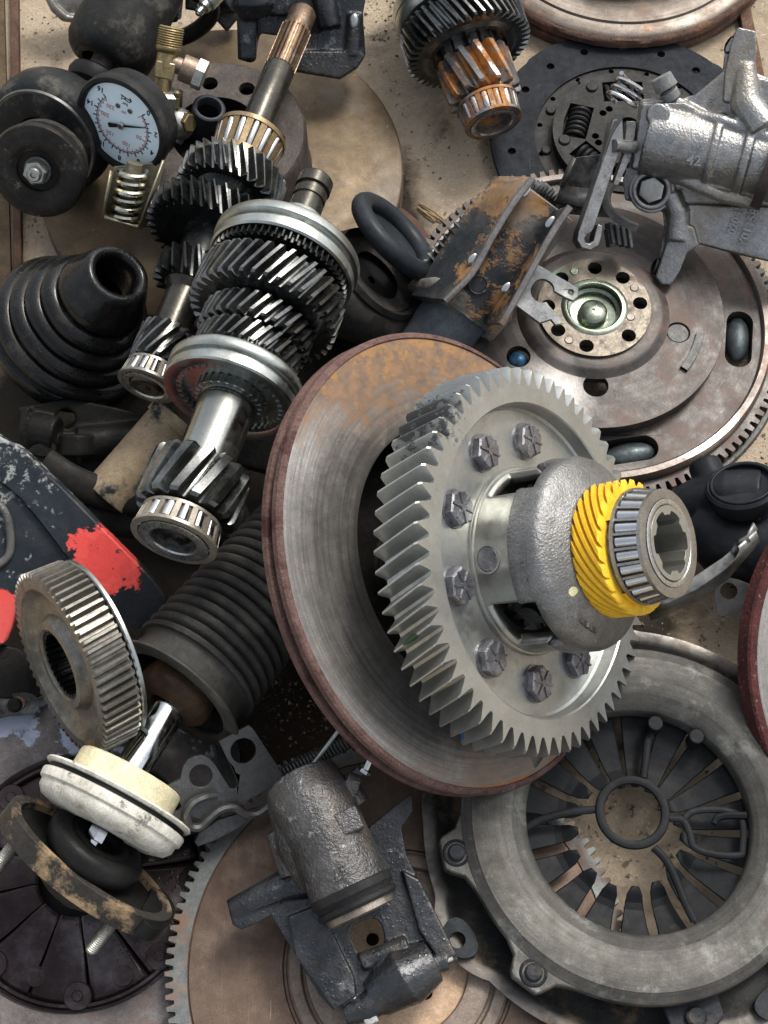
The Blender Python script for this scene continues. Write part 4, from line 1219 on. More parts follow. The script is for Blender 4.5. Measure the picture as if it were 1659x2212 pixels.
m_alu = mat('wet_cast_aluminium', (.20, .20, .195), (.37, .37, .36), 22, (.27, .44), .85, .5, 600, coarse=.45, grime=.15, layers=[
    dict(c=(.20, .15, .075), s=18, lo=.48, hi=.7, r=.42, m=.6, amt=.75), dict(c=(.10, .10, .095), s=30, lo=.6, hi=.74, r=.4, m=.6, amt=.6)])
m_iron = mat('wet_black_iron', (.018, .020, .022), (.058, .061, .065), 26, (.2, .45), .6, .35, 480, coarse=.5, drops=.22, layers=[
    dict(c=(.24, .24, .235), s=70, lo=.60, hi=.70, r=.3, m=.8, amt=.7), dict(c=(.10, .08, .055), s=22, lo=.56, hi=.7, r=.6, m=.2, amt=.6)])
m_iron2 = mat('grey_caliper_iron', (.055, .052, .049), (.145, .14, .135), 30, (.2, .42), .65, .9, 620, coarse=.8, grime=.3, layers=[
    dict(c=(.40, .40, .39), s=150, lo=.60, hi=.68, r=.3, m=.8, amt=.8), dict(c=(.14, .10, .065), s=22, lo=.54, hi=.7, r=.6, m=.2, amt=.6)])
m_dull = mat('dull_grey_plate', (.06, .06, .058), (.14, .14, .135), 34, (.35, .55), .6, .2, 400, layers=[dict(c=(.03, .03, .03), s=40, lo=.54, hi=.68, r=.5, m=.4, amt=.8), dict(c=(.45, .45, .43), s=110, lo=.66, hi=.74, r=.35, m=.8, amt=.8)])

# ------------------------------------------------------------------ silver casting, right
def casting():
    f = view(1500, 330, 285, 0, 0)
    t = thing('clutch_housing', f, 'wet silver aluminium casting with two bolt ears and raised lettering, lying over the brown flywheel', 'metal casting')
    out = [(1592, 62), (1631, 70), (1634, 111), (1626, 155), (1659, 168), (1780, 190), (1790, 585), (1659, 565), (1579, 547), (1505, 526), (1484, 542), (1469, 583), (1450, 616), (1425, 614), (1409, 596), (1425, 542), (1435, 490), (1430, 446), (1400, 440), (1350, 433), (1345, 387), (1358, 361), (1368, 310), (1383, 230), (1404, 212), (1476, 212), (1502, 204), (1561, 155), (1567, 103)]
    b = MB()
    b.prism(f.tr(out), -40, 6)
    b.prism(f.tr([(1383, 215), (1470, 212), (1530, 245), (1700, 300), (1700, 440), (1560, 410), (1440, 372), (1362, 362)]), 0, 40)
    rod(b, f, [(1400, 298, 4), (1540, 328, 10), (1720, 368, 20)], [82, 78, 74], 36)
    rod(b, f, [(1598, 341, 14), (1616, 345, 14)], 86, 36)
    rod(b, f, [(1532, 326, 10), (1546, 329, 10)], 84, 36)
    b.prism(f.tr([(1388, 226), (1478, 222), (1540, 252), (1700, 300), (1700, 430), (1560, 404), (1440, 378), (1366, 362)]), 0, 50)
    b.prism(f.tr([(1592, 62), (1631, 70), (1634, 111), (1626, 160), (1604, 225), (1562, 220), (1566, 155), (1578, 100)]), -36, 46)
    b.prism(f.tr([(1502, 206), (1561, 157), (1640, 168), (1740, 200), (1740, 320), (1540, 255), (1480, 225)]), 0, 26)
    b.prism(f.tr([(1510, 528), (1484, 545), (1469, 583), (1450, 614), (1428, 612), (1416, 596), (1438, 530), (1446, 470), (1500, 490)]), -40, 34)
    b.prism(f.tr([(1435, 440), (1700, 448), (1700, 572), (1659, 563), (1505, 524), (1450, 520)]), -20, 14)
    rod(b, f, [(1500, 250, 40), (1560, 262, 56), (1640, 290, 66), (1720, 320, 66)], 15, 12)
    rod(b, f, [(1440, 372, 20), (1500, 398, 44), (1565, 425, 48), (1640, 440, 44)], 15, 12)
    rod(b, f, [(1610, 140, 30), (1610, 220, 44), (1650, 280, 60)], [22, 34, 40], 14)
    rod(b, f, [(1450, 420, 10), (1466, 460, 18), (1462, 520, 20)], [20, 24, 26], 14)
    rod(b, f, [(1408, 410, -30), (1408, 410, 24)], 50, 30)
    rod(b, f, [(1421, 247, 10), (1421, 247, 76)], 23, 26)
    part('body', b, m_alu, t, f, voxel=2.7, smit=7, smooth=0)
    part('bolt_seat', MB().disc(33, 15, 26, 30, m=TM(*f.at(1408, 410, 0)[:2])), m_dark, t, f)
    part('sunk_bolt', MB().hexa(28, 22, 34, TM(*f.at(1408, 410, 0)[:2], rz=20)), m_case2, t, f)
    part('bolt_recess', MB().torus(37, 6, 24, m=TM(*f.at(1408, 410, 0)[:2])), m_alu, t, f)
    part('boss_dimple', MB().torus(13, 3, 72, n=30, m=TM(*f.at(1421, 247, 0)[:2])), m_alu, t, f)
    part('plug', rod(rod(rod(MB(), f, [(1452, 213, 30), (1443, 196, 36)], 20), f, [(1443, 196, 36), (1441, 192, 38)], 15), f, [(1441, 192, 38), (1427, 165, 42)], [25, 23]), mat('grey_rubber_plug', (.13, .135, .13), (.22, .225, .215), 60, (.5, .65), .1, .1), t, f, bevel=2)
    fe = f.shift(0)
    # ear holes as dark bushes, seen from the side
    for x, y, h in ((1578, 98, -14), (1419, 575, -8)):
        q = view(x, y, 1, 0, 0)
        b = MB()
        mm = TM(*f.at(x, y, 0)[:2], 6, rz=-22, ry=-62)
        b.lathe([(15, -4), (19, -2), (19, 3), (15, 3)], 30, m=mm, close=True).disc(15, -4, 0, 30, m=mm)
        part('ear_hole', b, m_dark, t, f)
    # bore on the right
    mm = TM(*f.at(1664, 375, 0)[:2], 40, rz=-16, ry=90)
    part('bore', MB().lathe([(78, -22), (80, 0), (60, 2), (56, -10), (50, -20)], 60, m=mm), mat('dark_brown_bore', (.04, .03, .028), (.09, .07, .065), 30, (.3, .45), .4, .05), t, f)
    for txt, x, y, z, sz, rz in (('42', 1499, 347, 85, 30, -8), ('c', 1511, 316, 89, 18, -15)):
        u, v, _ = f.at(x, y, z)
        part('lettering', MB().text(txt, sz, TM(u, v, z, rx=-2, rz=rz), th=4, bold=.9), m_alu, t, f, smooth=0)
    for txt, x, y, z, sz, rz in (('0204', 1588, 482, 17, 25, 73), ('Y01158', 1618, 492, 17, 27, 73)):
        u, v, _ = f.at(x, y, z)
        part('lettering', MB().text(txt, sz, TM(u, v, z, rz=rz), th=4, bold=1.2), m_alu, t, f, smooth=0)
    u, v, _ = f.at(1538, 218, 6)
    part('lettering', MB().text('01', 17, TM(u, v, 27, rz=75), th=3, bold=.5), m_alu, t, f, smooth=0)
casting()

# ------------------------------------------------------------------ lever with torsion spring
def lever():
    f = view(1320, 340, 330, 20, 22)
    t = thing('release_lever', f, 'narrow steel lever with hooked end and coil spring, left of the silver casting', 'lever')
    ml = mat('worn_lever_steel', (.16, .16, .155), (.34, .34, .33), 60, (.28, .45), .85, .15, 500, layers=[dict(c=(.04, .035, .03), s=40, lo=.52, hi=.64, r=.5, m=.3, amt=.8)])
    out = [(1322, 262), (1336, 256), (1346, 264), (1344, 300), (1330, 356), (1306, 440), (1290, 497), (1288, 512), (1282, 523), (1272, 523), (1263, 512), (1266, 497), (1255, 494), (1247, 510), (1251, 527), (1263, 538), (1282, 538), (1296, 528), (1302, 512), (1303, 490), (1312, 488)]
    out = [(1325, 258), (1345, 258), (1347, 300), (1290, 470), (1283, 492), (1277, 502), (1268, 506), (1262, 515), (1265, 524), (1274, 527), (1283, 520), (1286, 505), (1292, 484), (1302, 488), (1299, 512), (1293, 530), (1276, 540), (1257, 535), (1247, 518), (1250, 500), (1258, 480), (1312, 320), (1318, 285)]
    part('arm', MB().prism(f.tr(out), -34, 0), ml, t, f, bevel=1.5)
    part('arm_plate', MB().prism(f.tr([(1352, 262), (1374, 262), (1362, 340), (1335, 400), (1322, 402), (1346, 335)], -24), -40, -20), ml, t, f, bevel=1.5)
    part('pin', rod(MB(), f, [(1326, 314, 6), (1372, 318, -16)], 14), ml, t, f, bevel=2)
    q = [f.at(*p) for p in ((1322, 398, -26), (1311, 418, -24), (1312, 445, -20), (1330, 468, -14), (1352, 482, -10), (1376, 492, -8))]
    part('curved_leg', MB().tube(curve3(q, 6), 11, 4, flat_=1.0), m_dull, t, f, smooth=30)
    mm = TM(*f.at(1339, 222, 10), rz=38) @ TM(ry=78)
    part('spring', MB().spring(33, 5, 17, 3.2, m=mm), m_roll, t, f)
    q = [f.at(*p) for p in ((1345, 250, 6), (1322, 285, 4), (1306, 330, -4), (1298, 365, -10))]
    part('spring_leg', MB().tube(curve3(q, 5), 4.5, 8), m_dull, t, f)
    f2 = view(1345, 495, 200, 10, 20)
    b = MB()
    for k in range(4):
        u, v, _ = f2.at(1318 + k * 13, 503 + k * 3, 0)
        b.box(u - 4, u + 4, v - 24, v + 22, -20, 14)
    u, v, _ = f2.at(1338, 508, 0)
    b.box(u - 26, u + 26, v - 22, v + 18, -24, 4)
    solo('ribbed_clip', b, mat('dark_ribbed_clip', (.05, .05, .048), (.13, .13, .125), 50, (.4, .6), .5, .2), f2, 'small dark ribbed metal clip under the curved foot of the lever', 'clip', bevel=2)
    f3 = view(1255, 395, 190, 160, 14)
    t3 = thing('folded_bracket', f3, 'dark folded steel bracket with a round hole, tucked left of the release lever', 'bracket')
    hole = circ(*f3.at(1254, 427, 0)[:2], 17, 24)
    part('plate', MB().prism(f3.tr([(1240, 340), (1320, 330), (1316, 470), (1225, 462), (1198, 450), (1212, 404)]), -10, 0, holes=[hole]), m_dark2, t3, f3, bevel=2)
    part('flange', MB().sheet([[f3.at(1212, 404, 0), f3.at(1240, 340, 0)], [f3.at(1222, 398, 36), f3.at(1246, 344, 36)]]).sheet([[f3.at(1212, 404, 2), f3.at(1300, 412, 2)], [f3.at(1200, 440, 22), f3.at(1290, 454, 22)]]), m_dull, t3, f3, solid=6)
lever()

# ------------------------------------------------------------------ rusty strut bracket
def strut_bracket():
    f = view(1075, 560, 215, 0, 0)
    s = f.s
    t = thing('strut_bracket', f, 'rusty steel strut clamp with two long flanges welded round a blue-grey tube', 'bracket')
    m = mat('rusty_painted_steel', (.03, .034, .038), (.075, .08, .083), 24, (.4, .6), .4, .25, 400, layers=[
        dict(c=(.20, .105, .04), c2=(.32, .18, .08), s=19, lo=.485, hi=.53, r=.9, b=.4), dict(c=(.11, .085, .06), s=26, lo=.5, hi=.66, r=.8, amt=.75)], wear=(.3, .28, .25))
    m2 = mat('blue_grey_tube', (.085, .10, .115), (.14, .155, .17), 20, (.35, .5), .4, .12, 400, layers=[dict(c=(.20, .12, .06), s=26, lo=.58, hi=.68, r=.85, amt=.8)])
    me = mat('bare_flange_edge', (.21, .19, .175), (.34, .32, .30), 50, (.35, .55), .8, .2, 500, layers=[dict(c=(.20, .11, .06), s=40, lo=.55, hi=.66, r=.8, amt=.8)])
    part('tube', rod(MB(), f, [(900, 790, -20), (955, 716, -10), (1165, 440, 10)], 74, 60), m2, t, f)
    part('sleeve', rod(MB(), f, [(992, 668, -4), (1010, 645, -4), (1080, 553, 4), (1172, 428, 14)], [80, 84, 84, 82], 60), m, t, f, solid=0)
    def flange(root, edge, zr, ze):
        rows = []
        for k in range(4):
            u = k / 3
            rows.append([f.at(a[0] * (1 - u) + b_[0] * u, a[1] * (1 - u) + b_[1] * u, zr + (ze - zr) * u) for a, b_ in zip(root, edge)])
        fl = part('flange', MB().sheet(rows), m, t, f, solid=9, off=0, bevel=2)
        pe = [f.at(x, y, ze + 2) for x, y in edge]
        part('bare_edge', MB().tube(curve3(pe, 4), 7.5, 8), me, fl, f)
    flange([(1072, 382), (1010, 455), (965, 520), (925, 590), (890, 640)], [(1152, 384), (1108, 440), (1062, 515), (1020, 590), (962, 650)], 20, 120)
    flange([(1184, 462), (1150, 530), (1112, 598), (1072, 660), (1048, 700)], [(1232, 446), (1195, 500), (1158, 565), (1120, 635), (1084, 700)], 50, 120)
    # rounded tip of the upper flange, turned-out lip below
    part('flange_tip', MB().sheet([[f.at(x, y, z) for x, y, z in r] for r in (((1150, 386, 118), (1105, 384, 80), (1062, 388, 30), (1052, 410, -10)), ((1125, 420, 100), (1095, 410, 70), (1060, 420, 25), (1055, 440, -10)))]), m, t, f, solid=8)
    lip = [[f.at(x, y, z) for x, y, z in r] for r in (((886, 640, 10), (915, 650, 30), (950, 665, 50), (985, 690, 60)), ((880, 616, 20), (925, 618, 55), (968, 640, 78), (1000, 668, 80)), ((892, 604, 20), (940, 598, 60), (985, 612, 86), (1015, 640, 86)))]
    part('folded_lip', MB().sheet(lip), m, t, f, solid=8)
    for x, y in ((1115, 497), (1033, 615)):
        u, v, _ = f.at(x, y, 84)
        part('spot_weld', MB().torus(19, 1.8, 0, m=TM(u, v, 84, ry=0)), m, t, f)
    for x, y in ((1135, 414), (1020, 560), (1188, 480), (1092, 622)):
        u, v, _ = f.at(x, y, 112)
        part('bolt_hole_edge', MB().ball(8, TM(u, v, 112, rz=52, sx=1.8, sz=.5)), m_roll, t, f)
    part('lower_tab', MB().prism(f.tr([(1098, 655), (1108, 672), (1104, 690), (1060, 740), (1030, 722)], 0), 0, 12), m, t, f, bevel=3)
    # forked plate
    f2 = view(1178, 640, 240, 60, 24)
    kh = [(1250, 626), (1249, 640), (1238, 650), (1222, 643), (1196, 628)]
    c = [(1172 + 25 * math.cos(rad(a)), 628 - 25 * math.sin(rad(a))) for a in range(10, 300, 20)]
    out = [(1150, 566), (1168, 574), (1250, 622)] + kh[1:] + c + [(1188, 662), (1200, 674), (1213, 686), (1211, 700), (1200, 702), (1190, 690), (1166, 698), (1104, 652)]
    ho = circ(*f2.at(1233, 631, 0)[:2], 6, 14)
    mf = mat('blue_grey_fork', (.07, .078, .08), (.135, .142, .145), 30, (.35, .5), .5, .12, 450, layers=[dict(c=(.24, .18, .10), s=28, lo=.55, hi=.7, r=.8, amt=.7)], wear=(.4, .4, .39))
    solo('forked_plate', MB().prism(f2.tr(out), -9, 0, holes=[ho]), mf, f2, 'flat blue-grey forked steel plate reaching over the hub of the brown flywheel', 'plate', bevel=1.5)
strut_bracket()

# ------------------------------------------------------------------ pressure gauge
def gauge():
    f = view(261, 272, 330, 216, 45.7)
    t = thing('pressure_gauge', f, 'round pressure gauge with scratched white dial, brass fittings and a springed steel foot', 'pressure gauge')
    mh = mat('gauge_black_case', (.009, .010, .010), (.024, .025, .024), 30, (.4, .6), .05, .2, 300, layers=[dict(c=(.10, .09, .075), s=26, lo=.55, hi=.7, r=.8, amt=.5)])
    md = mat('gauge_dial_white', (.62, .76, .82), (.72, .84, .88), 20, (.3, .4), 0, 0, gr=.04, layers=[dict(c=(.30, .30, .22), s=40, lo=.62, hi=.72, r=.5, amt=.6)])
    mk = mat('dial_black_ink', (.01, .01, .01), (.02, .02, .02), 60, (.4, .5), 0, 0)
    mr = mat('dial_red_ink', (.45, .12, .12), (.5, .15, .15), 60, (.4, .5), 0, 0)
    part('case', MB().lathe([(98, -4), (99, 2), (104, 5), (111, 3), (114, -4), (114, -22), (108, -30), (107, -58), (96, -68), (10, -70)], 110), mh, t, f)
    part('dial', MB().lathe([(.01, -6), (98, -6)], 80), md, t, f)
    dl = math.degrees(math.atan2(*(lambda q: (q[1], q[0]))(f.at(258, 344, -6)))) - 90
    ang = lambda v: dl + 225 - v / 16 * 270
    pt_ = lambda a, r: (r * math.cos(rad(a)), r * math.sin(rad(a)))
    Z = -5.6
    b = MB()
    for i in range(33):
        a = ang(i / 2); lg = 11 if i % 2 == 0 else 6
        m = TM(rz=a)
        b.box(65, 64 + lg, -.9 if i % 2 else -1.3, .9 if i % 2 else 1.3, Z, Z + .5, m)
    b.lathe([(65.2, Z), (66.6, Z), (66.6, Z + .5), (65.2, Z + .5)], 80, close=True, a0=ang(16), a1=ang(0))
    part('bar_scale', b, mk, t, f, smooth=0)
    b = MB()
    for i in range(24):
        a = ang(i * 10 * .0689 + .0)
        lg = 10 if i % 5 == 0 else 5
        b.box(63 - lg, 63, -.8, .8, Z, Z + .5, TM(rz=a))
    b.lathe([(62, Z), (63.2, Z), (63.2, Z + .5), (62, Z + .5)], 80, close=True, a0=ang(16), a1=ang(0))
    part('psi_scale', b, mr, t, f, smooth=0)
    for v in range(0, 17, 2):
        x, y = pt_(ang(v), 86)
        part('numeral', MB().text(str(v), 17, TM(x, y, Z, rz=dl), th=.3, bold=.35), mk, t, f, smooth=0)
    for v in (50, 100, 150, 200, 230):
        x, y = pt_(ang(v * .0689), 45)
        part('numeral', MB().text(str(v), 14, TM(x, y, Z, rz=dl + (0 if v < 230 else 0)), th=.3), mr, t, f, smooth=0)
    x, y, _ = f.at(270, 225, Z); part('unit_mark', MB().text('bar', 11, TM(x, y, Z, rz=dl), th=.3), mk, t, f, smooth=0)
    x, y, _ = f.at(267, 243, Z); part('unit_mark', MB().text('psi', 10, TM(x, y, Z, rz=dl), th=.3), mr, t, f, smooth=0)
    # maker's mark drawn as strokes
    b = MB()
    for path in ([(261, 204), (284, 220)], [(264, 206), (262, 214), (268, 213), (272, 217), (269, 209)], [(272, 217), (280, 222), (284, 219), (280, 212)]):
        b.tube([f.at(x, y, Z) for x, y in path], 1.1, 6)
    part('maker_mark', b, mk, t, f)
    for x, y in ((255, 228), (281, 240)):
        u, v, _ = f.at(x, y, Z)
        part('screw', MB().disc(6, Z, Z + 2.5, 18, ch=1, m=TM(u, v)), m_bolt, t, f)
    x, y, _ = f.at(306, 276, 0); an = math.degrees(math.atan2(y, x))
    m = TM(rz=an)
    part('needle', MB().prism([(-34, -5), (-30, -5.5), (-4, -3), (60, -1), (70, 0), (60, 1), (-4, 3), (-30, 5.5), (-34, 5)], -1, .5, m=m), mk, t, f, smooth=0)
    part('needle_hub', MB().disc(8, -4, 4, 24, ch=1.5), m_brg, t, f)
    # fittings, in a plain facing frame
    g = view(370, 180, 300, 0, 0)
    mb_ = mat('dull_brass', (.24, .18, .085), (.40, .32, .17), 50, (.3, .5), .85, .12, 500, layers=[dict(c=(.10, .085, .06), s=50, lo=.52, hi=.68, r=.6, m=.4, amt=.7)])
    ms = mat('nickel_fitting', (.33, .33, .29), (.50, .50, .45), 50, (.25, .42), .9, .08, 500, layers=[dict(c=(.13, .12, .09), s=50, lo=.54, hi=.68, r=.5, m=.4, amt=.7)])
    A = Vector(g.at(352, 178, 0)); B = Vector(g.at(371, 58, 6))
    d = (B - A).normalized()
    L = (B - A).length
    q = d.to_track_quat('Z', 'X').to_matrix().to_4x4()
    M_ = Matrix.Translation(A) @ q
    pr = [(0.01, -30), (26, -30), (26, -22), (20, -18), (20, 18), (22, 30), (22, L - 56), (27, L - 50), (28, L - 44)]
    z = L - 42
    while z < L - 4:
        pr += [(28, z), (25.5, z + 2.5)]; z += 5
    pr += [(27, L - 2), (24, L), (19, L - 1), (18, L - 20), (0.01, L - 22)]
    br = part('tee_fitting', MB().lathe(pr, 40, m=M_), mb_, t, g)
    part('tee_block', MB().box(-21, 21, -21, 21, 8, 44, M_), mb_, br, g, bevel=3)
    b = rod(rod(MB(), g, [(366, 134, 2), (395, 146, 6)], 18), g, [(392, 145, 6), (424, 158, 8)], 29, 30)
    part('side_branch', b, mat('tarnished_brass', (.15, .115, .085), (.26, .20, .15), 60, (.4, .6), .7, .2), br, g, bevel=2)
    A = Vector(g.at(424, 158, 8)); B = Vector(g.at(446, 168, 10)); q = (B - A).to_track_quat('Z', 'Y').to_matrix().to_4x4()
    part('hex_nut', MB().hexa(34, -2, 20, Matrix.Translation(A) @ q, rot=.3), ms, br, g, smooth=25)
    A = Vector(g.at(348, 232, -20)); B = Vector(g.at(351, 186, 0)); q = (B - A).to_track_quat('Z', 'Y').to_matrix().to_4x4()
    part('hex_body', MB().hexa(46, -20, 44, Matrix.Translation(A) @ q, rot=.2, ch=.2), ms, t, g, smooth=25)
    part('round_cap', MB().ball(36, TM(*g.at(386, 268, -6), sz=.9)), ms, t, g)
    u, v, w = g.at(400, 264, 20)
    part('brass_plug', MB().hexa(22, 0, 18, TM(u, v, 6, ry=45, rz=-10)), mb_, t, g, smooth=25)
    part('bleed_nipple', MB().lathe([(7, 0), (7, 22), (5, 23), (5, 27), (7.5, 28), (7.5, 34), (4, 38), (0.01, 38)], 20, m=Matrix.Translation(g.at(380, 232, 10)) @ (Vector((.1, .95, .35)).to_track_quat('Z', 'Y').to_matrix().to_4x4())), mb_, t, g)
    rod_ = rod(MB(), g, [(386, 290, -8), (378, 305, -10)], 16)
    part('lower_stub', rod_, ms, t, g, bevel=2)
    # foot with the coil spring
    h = view(282, 420, 250, 250, 18)
    mz = mat('yellow_zinc_foot', (.20, .18, .12), (.34, .31, .22), 40, (.35, .55), .8, .12, 450, layers=[dict(c=(.10, .09, .06), s=40, lo=.52, hi=.68, r=.6, m=.3, amt=.7)])
    back = [h.at(x, y, -40) for x, y in ((248, 360), (352, 352), (320, 470), (232, 450))]
    part('foot', MB().prism(h.tr([(246, 360), (350, 350), (330, 480), (292, 490), (228, 462)], -34), -38, -33), mz, t, h, bevel=1)
    part('side_plate', MB().sheet([[h.at(243, 372, -34), h.at(224, 462, -34)], [h.at(236, 368, 34), h.at(219, 470, 34)]]).sheet([[h.at(224, 462, -34), h.at(318, 486, -34)], [h.at(219, 470, 34), h.at(296, 494, 34)]]).sheet([[h.at(352, 352, -34), h.at(318, 486, -34)], [h.at(350, 345, 34), h.at(296, 494, 34)]]), mz, t, h, solid=5)
    A = Vector(h.at(268, 468, 0)); B = Vector(h.at(290, 366, 0)); q = (B - A).to_track_quat('Z', 'Y').to_matrix().to_4x4()
    part('coil_spring', MB().spring(29, 7, 19, 5.6, m=Matrix.Translation(A) @ q, seg=26), mat('zinc_spring', (.42, .41, .33), (.56, .55, .46), 40, (.15, .28), 1, .02), t, h)
    part('spring_guide', rod(MB(), h, [(268, 470, 0), (292, 352, 0)], 17), mz, t, h)
gauge()
# ------------------------------------------------------------------ engine mount, left
def engine_mount():
    f = view(78, 372, 300, 226, 27)
    t = thing('engine_mount', f, 'round black rubber mount with steel nut in its hollow centre, left of the gauge', 'rubber mount')
    mp = mat('worn_black_plate', (.014, .013, .012), (.04, .037, .033), 24, (.3, .5), .35, .2, 400, rings=260, ringamt=.4, scr=.6, layers=[dict(c=(.20, .18, .15), s=40, lo=.58, hi=.68, r=.45, m=.5, amt=.6), dict(c=(.12, .10, .075), s=90, lo=.62, hi=.7, r=.8)], wear=(.22, .20, .18))
    part('plate', MB().lathe([(44, -22), (46, -8), (54, -1), (66, 2), (92, 2), (102, -2), (106, -10), (104, -22), (96, -30), (70, -34)], 90), mp, t, f)
    part('recess', MB().lathe([(46, -14), (10, -16)], 50), m_dark, t, f)
    part('washer', MB().disc(31, -16, -8, 40, ch=2), m_dull, t, f)
    part('nut', MB().hexa(27, -8, 12, ch=.18, rot=.4).lathe([(16, 10), (16, 18), (13, 21), (7, 21), (6, 16), (0.01, 16)], 28), mat('nut_steel', (.22, .22, .20), (.36, .36, .34), 60, (.25, .4), .9, .05), t, f, smooth=30)
    part('neck', MB().lathe([(70, -30), (74, -44), (96, -52), (96, -70)], 70), m_rubdust, t, f)
    g = view(98, 300, 230, 226, 40)
    mr = mat('scuffed_black_rubber', (.009, .0095, .010), (.026, .027, .027), 30, (.35, .6), .05, .15, 350, layers=[dict(c=(.14, .13, .10), s=30, lo=.54, hi=.66, r=.7, amt=.6), dict(c=(.09, .08, .065), s=150, lo=.6, hi=.7, r=.8, amt=.7), dict(c=(.6, .5, .45), s=70, at=(*[q * g.s for q in g.at(24, 212, 20)], .009), lo=.8, hi=.9, r=.6)])
    part('rubber_body', MB().lathe([(60, 18), (96, 20), (112, 14), (118, 12), (128, 4), (136, -14), (138, -40), (134, -70), (122, -92), (100, -104), (60, -108)], 90), mr, t, g)
    part('steel_edge', MB().lathe([(112, 14), (119, 17), (121, 11), (114, 8)], 90, close=True), m_dull, t, g)
engine_mount()

# ------------------------------------------------------------------ damper with black cover, top left
def damper():
    f = view(222, 136, 215, 241, 70)
    t = thing('damper', f, 'scuffed black cylindrical damper cover pointing down from the top left edge', 'shock absorber')
    mc = mat('scuffed_cover', (.009, .0095, .009), (.028, .028, .026), 26, (.4, .6), .05, .25, 260, coarse=.5, layers=[dict(c=(.15, .135, .11), s=32, lo=.54, hi=.68, r=.8, amt=.55), dict(c=(.09, .08, .065), s=160, lo=.6, hi=.7, r=.8, amt=.7)])
    part('cover', MB().lathe([(60, -4), (66, 0), (76, -3), (86, -12), (95, -30), (98, -60), (96, -100), (94, -360)], 80).rough(4, .012), mc, t, f)
    part('seal', MB().lathe([(64, -2), (56, 4), (48, 2), (46, -20)], 60), m_black, t, f)
    part('piston_rod', MB().disc(26, -20, 42, 40, ch=3), mat('grey_brown_rod', (.14, .12, .10), (.24, .21, .18), 40, (.3, .5), .6, .1), t, f)
    part('rubber_bush', MB().lathe([(20, 22), (44, 20), (56, 28), (60, 42), (56, 58), (44, 66), (60, 74), (66, 90), (60, 104), (30, 110)], 60), m_black, t, f)
damper()

# ------------------------------------------------------------------ caliper at the top
def top_caliper():
    f = view(650, 80, 215, 0, 0)
    t = thing('brake_caliper', f, 'wet black brake caliper lying over the brown disc at the top edge', 'brake caliper')
    b = MB()
    b.prism(f.tr([(506, -60), (800, -60), (784, 30), (790, 120), (772, 148), (735, 172), (632, 155), (622, 120), (602, 78), (562, 72), (556, 96), (552, 132), (540, 136), (514, 128), (512, 60)]), -50, 8)
    b.prism(f.tr([(625, 110), (780, 110), (788, 122), (770, 146), (733, 170), (634, 152)]), 0, 22)
    b.prism(f.tr([(516, 40), (556, 40), (554, 128), (520, 128)]), 0, 26)
    rod(b, f, [(548, -70, 10), (552, 10, 12), (556, 30, 6)], [56, 54, 40], 28)
    rod(b, f, [(606, -70, 30), (608, 32, 26)], 24, 20)
    rod(b, f, [(768, 30, 6), (762, 120, 10)], 18, 12)
    rod(b, f, [(690, -60, 10), (712, 60, 16)], 24, 12)
    part('body', b, m_iron, t, f, voxel=3.5, smit=5, smooth=0)
    part('window', MB().prism(smoothpoly(f.tr([(668, 40), (700, 45), (698, 74), (664, 70)], 8), 1), 7, 11), m_dark, t, f)
    part('bright_edge', MB().ball(13, TM(*f.at(765, 46, 22), rz=-5, sx=.8, sy=1.3, sz=.5)), m_sync, t, f)
    f2 = view(440, 16, 230, 225, 60)
    solo('bleed_screw', MB().lathe([(.01, 24), (5, 24), (6, 22), (9, 20), (10, 10), (9, 6), (11, 4), (15, 2), (15, -10), (20, -12), (20, -60)], 24), mat('zinc_bleed_screw', (.42, .46, .42), (.55, .6, .56), 60, (.2, .35), .9, .03), f2, 'small bright bleed screw poking out beside the damper at the top edge', 'screw')
top_caliper()

def top_left_bits():
    f = view(160, 0, 120, 0, 0)
    m = mat('greasy_silver_cover', (.16, .15, .13), (.30, .29, .26), 20, (.35, .55), .6, .2, 350, layers=[dict(c=(.03, .028, .022), s=18, lo=.5, hi=.62, r=.5, amt=.85)])
    b = MB()
    b.prism(f.tr([(70, -60), (240, -60), (196, 44), (172, 52), (134, 46), (110, 24)]), -40, -4)
    rod(b, f, [(88, -30, 0), (118, 16, 4), (142, 38, 4), (176, 44, 2)], 8, 10)
    solo('cast_cover', b, m, f, 'grimy silver cast cover with raised lip, cut by the top edge left of the damper', 'metal cover', voxel=3, smit=5, smooth=0)
    f = view(370, 38, 190, 262, 72)
    t = thing('splined_shaft', f, 'short bright splined shaft end hanging from the top edge, above the brass fitting', 'shaft')
    part('spline', MB().gear(16, 22, -150, 0, 12, rin=4, tip=.35, root=.45, slices=2, ch=3), m_sync, t, f, smooth=25)
    part('shaft_core', MB().disc(15, -160, 6, 24, ch=2), m_dshaft, t, f)
    f = view(400, 50, 150, 0, 0)
    b = MB().tube(curve3([f.at(385, -60, 0), f.at(415, -20, 10), f.at(455, 10, 8), f.at(448, 45, 0), f.at(400, 78, -20), f.at(330, 90, -30)], 8), 18, 16)
    solo('rubber_hose', b, m_black, f, 'black rubber hose curling behind the splined shaft at the top edge', 'hose')
    f = view(470, -10, 150, 0, 0)
    b = MB().prism(f.tr([(400, -60), (520, -60), (515, 40), (490, 70), (455, 30), (400, 20)]), -30, 10)
    rod(b, f, [(470, 10, 0), (500, 0, 20)], 22, 16)
    solo('caliper_bracket', b, m_iron, f, 'black iron bracket beside the bleed screw, cut by the top edge', 'bracket', voxel=3.5, smit=4, smooth=0)
    f = view(1648, 1385, 10, 0, 0) if False else None
top_left_bits()

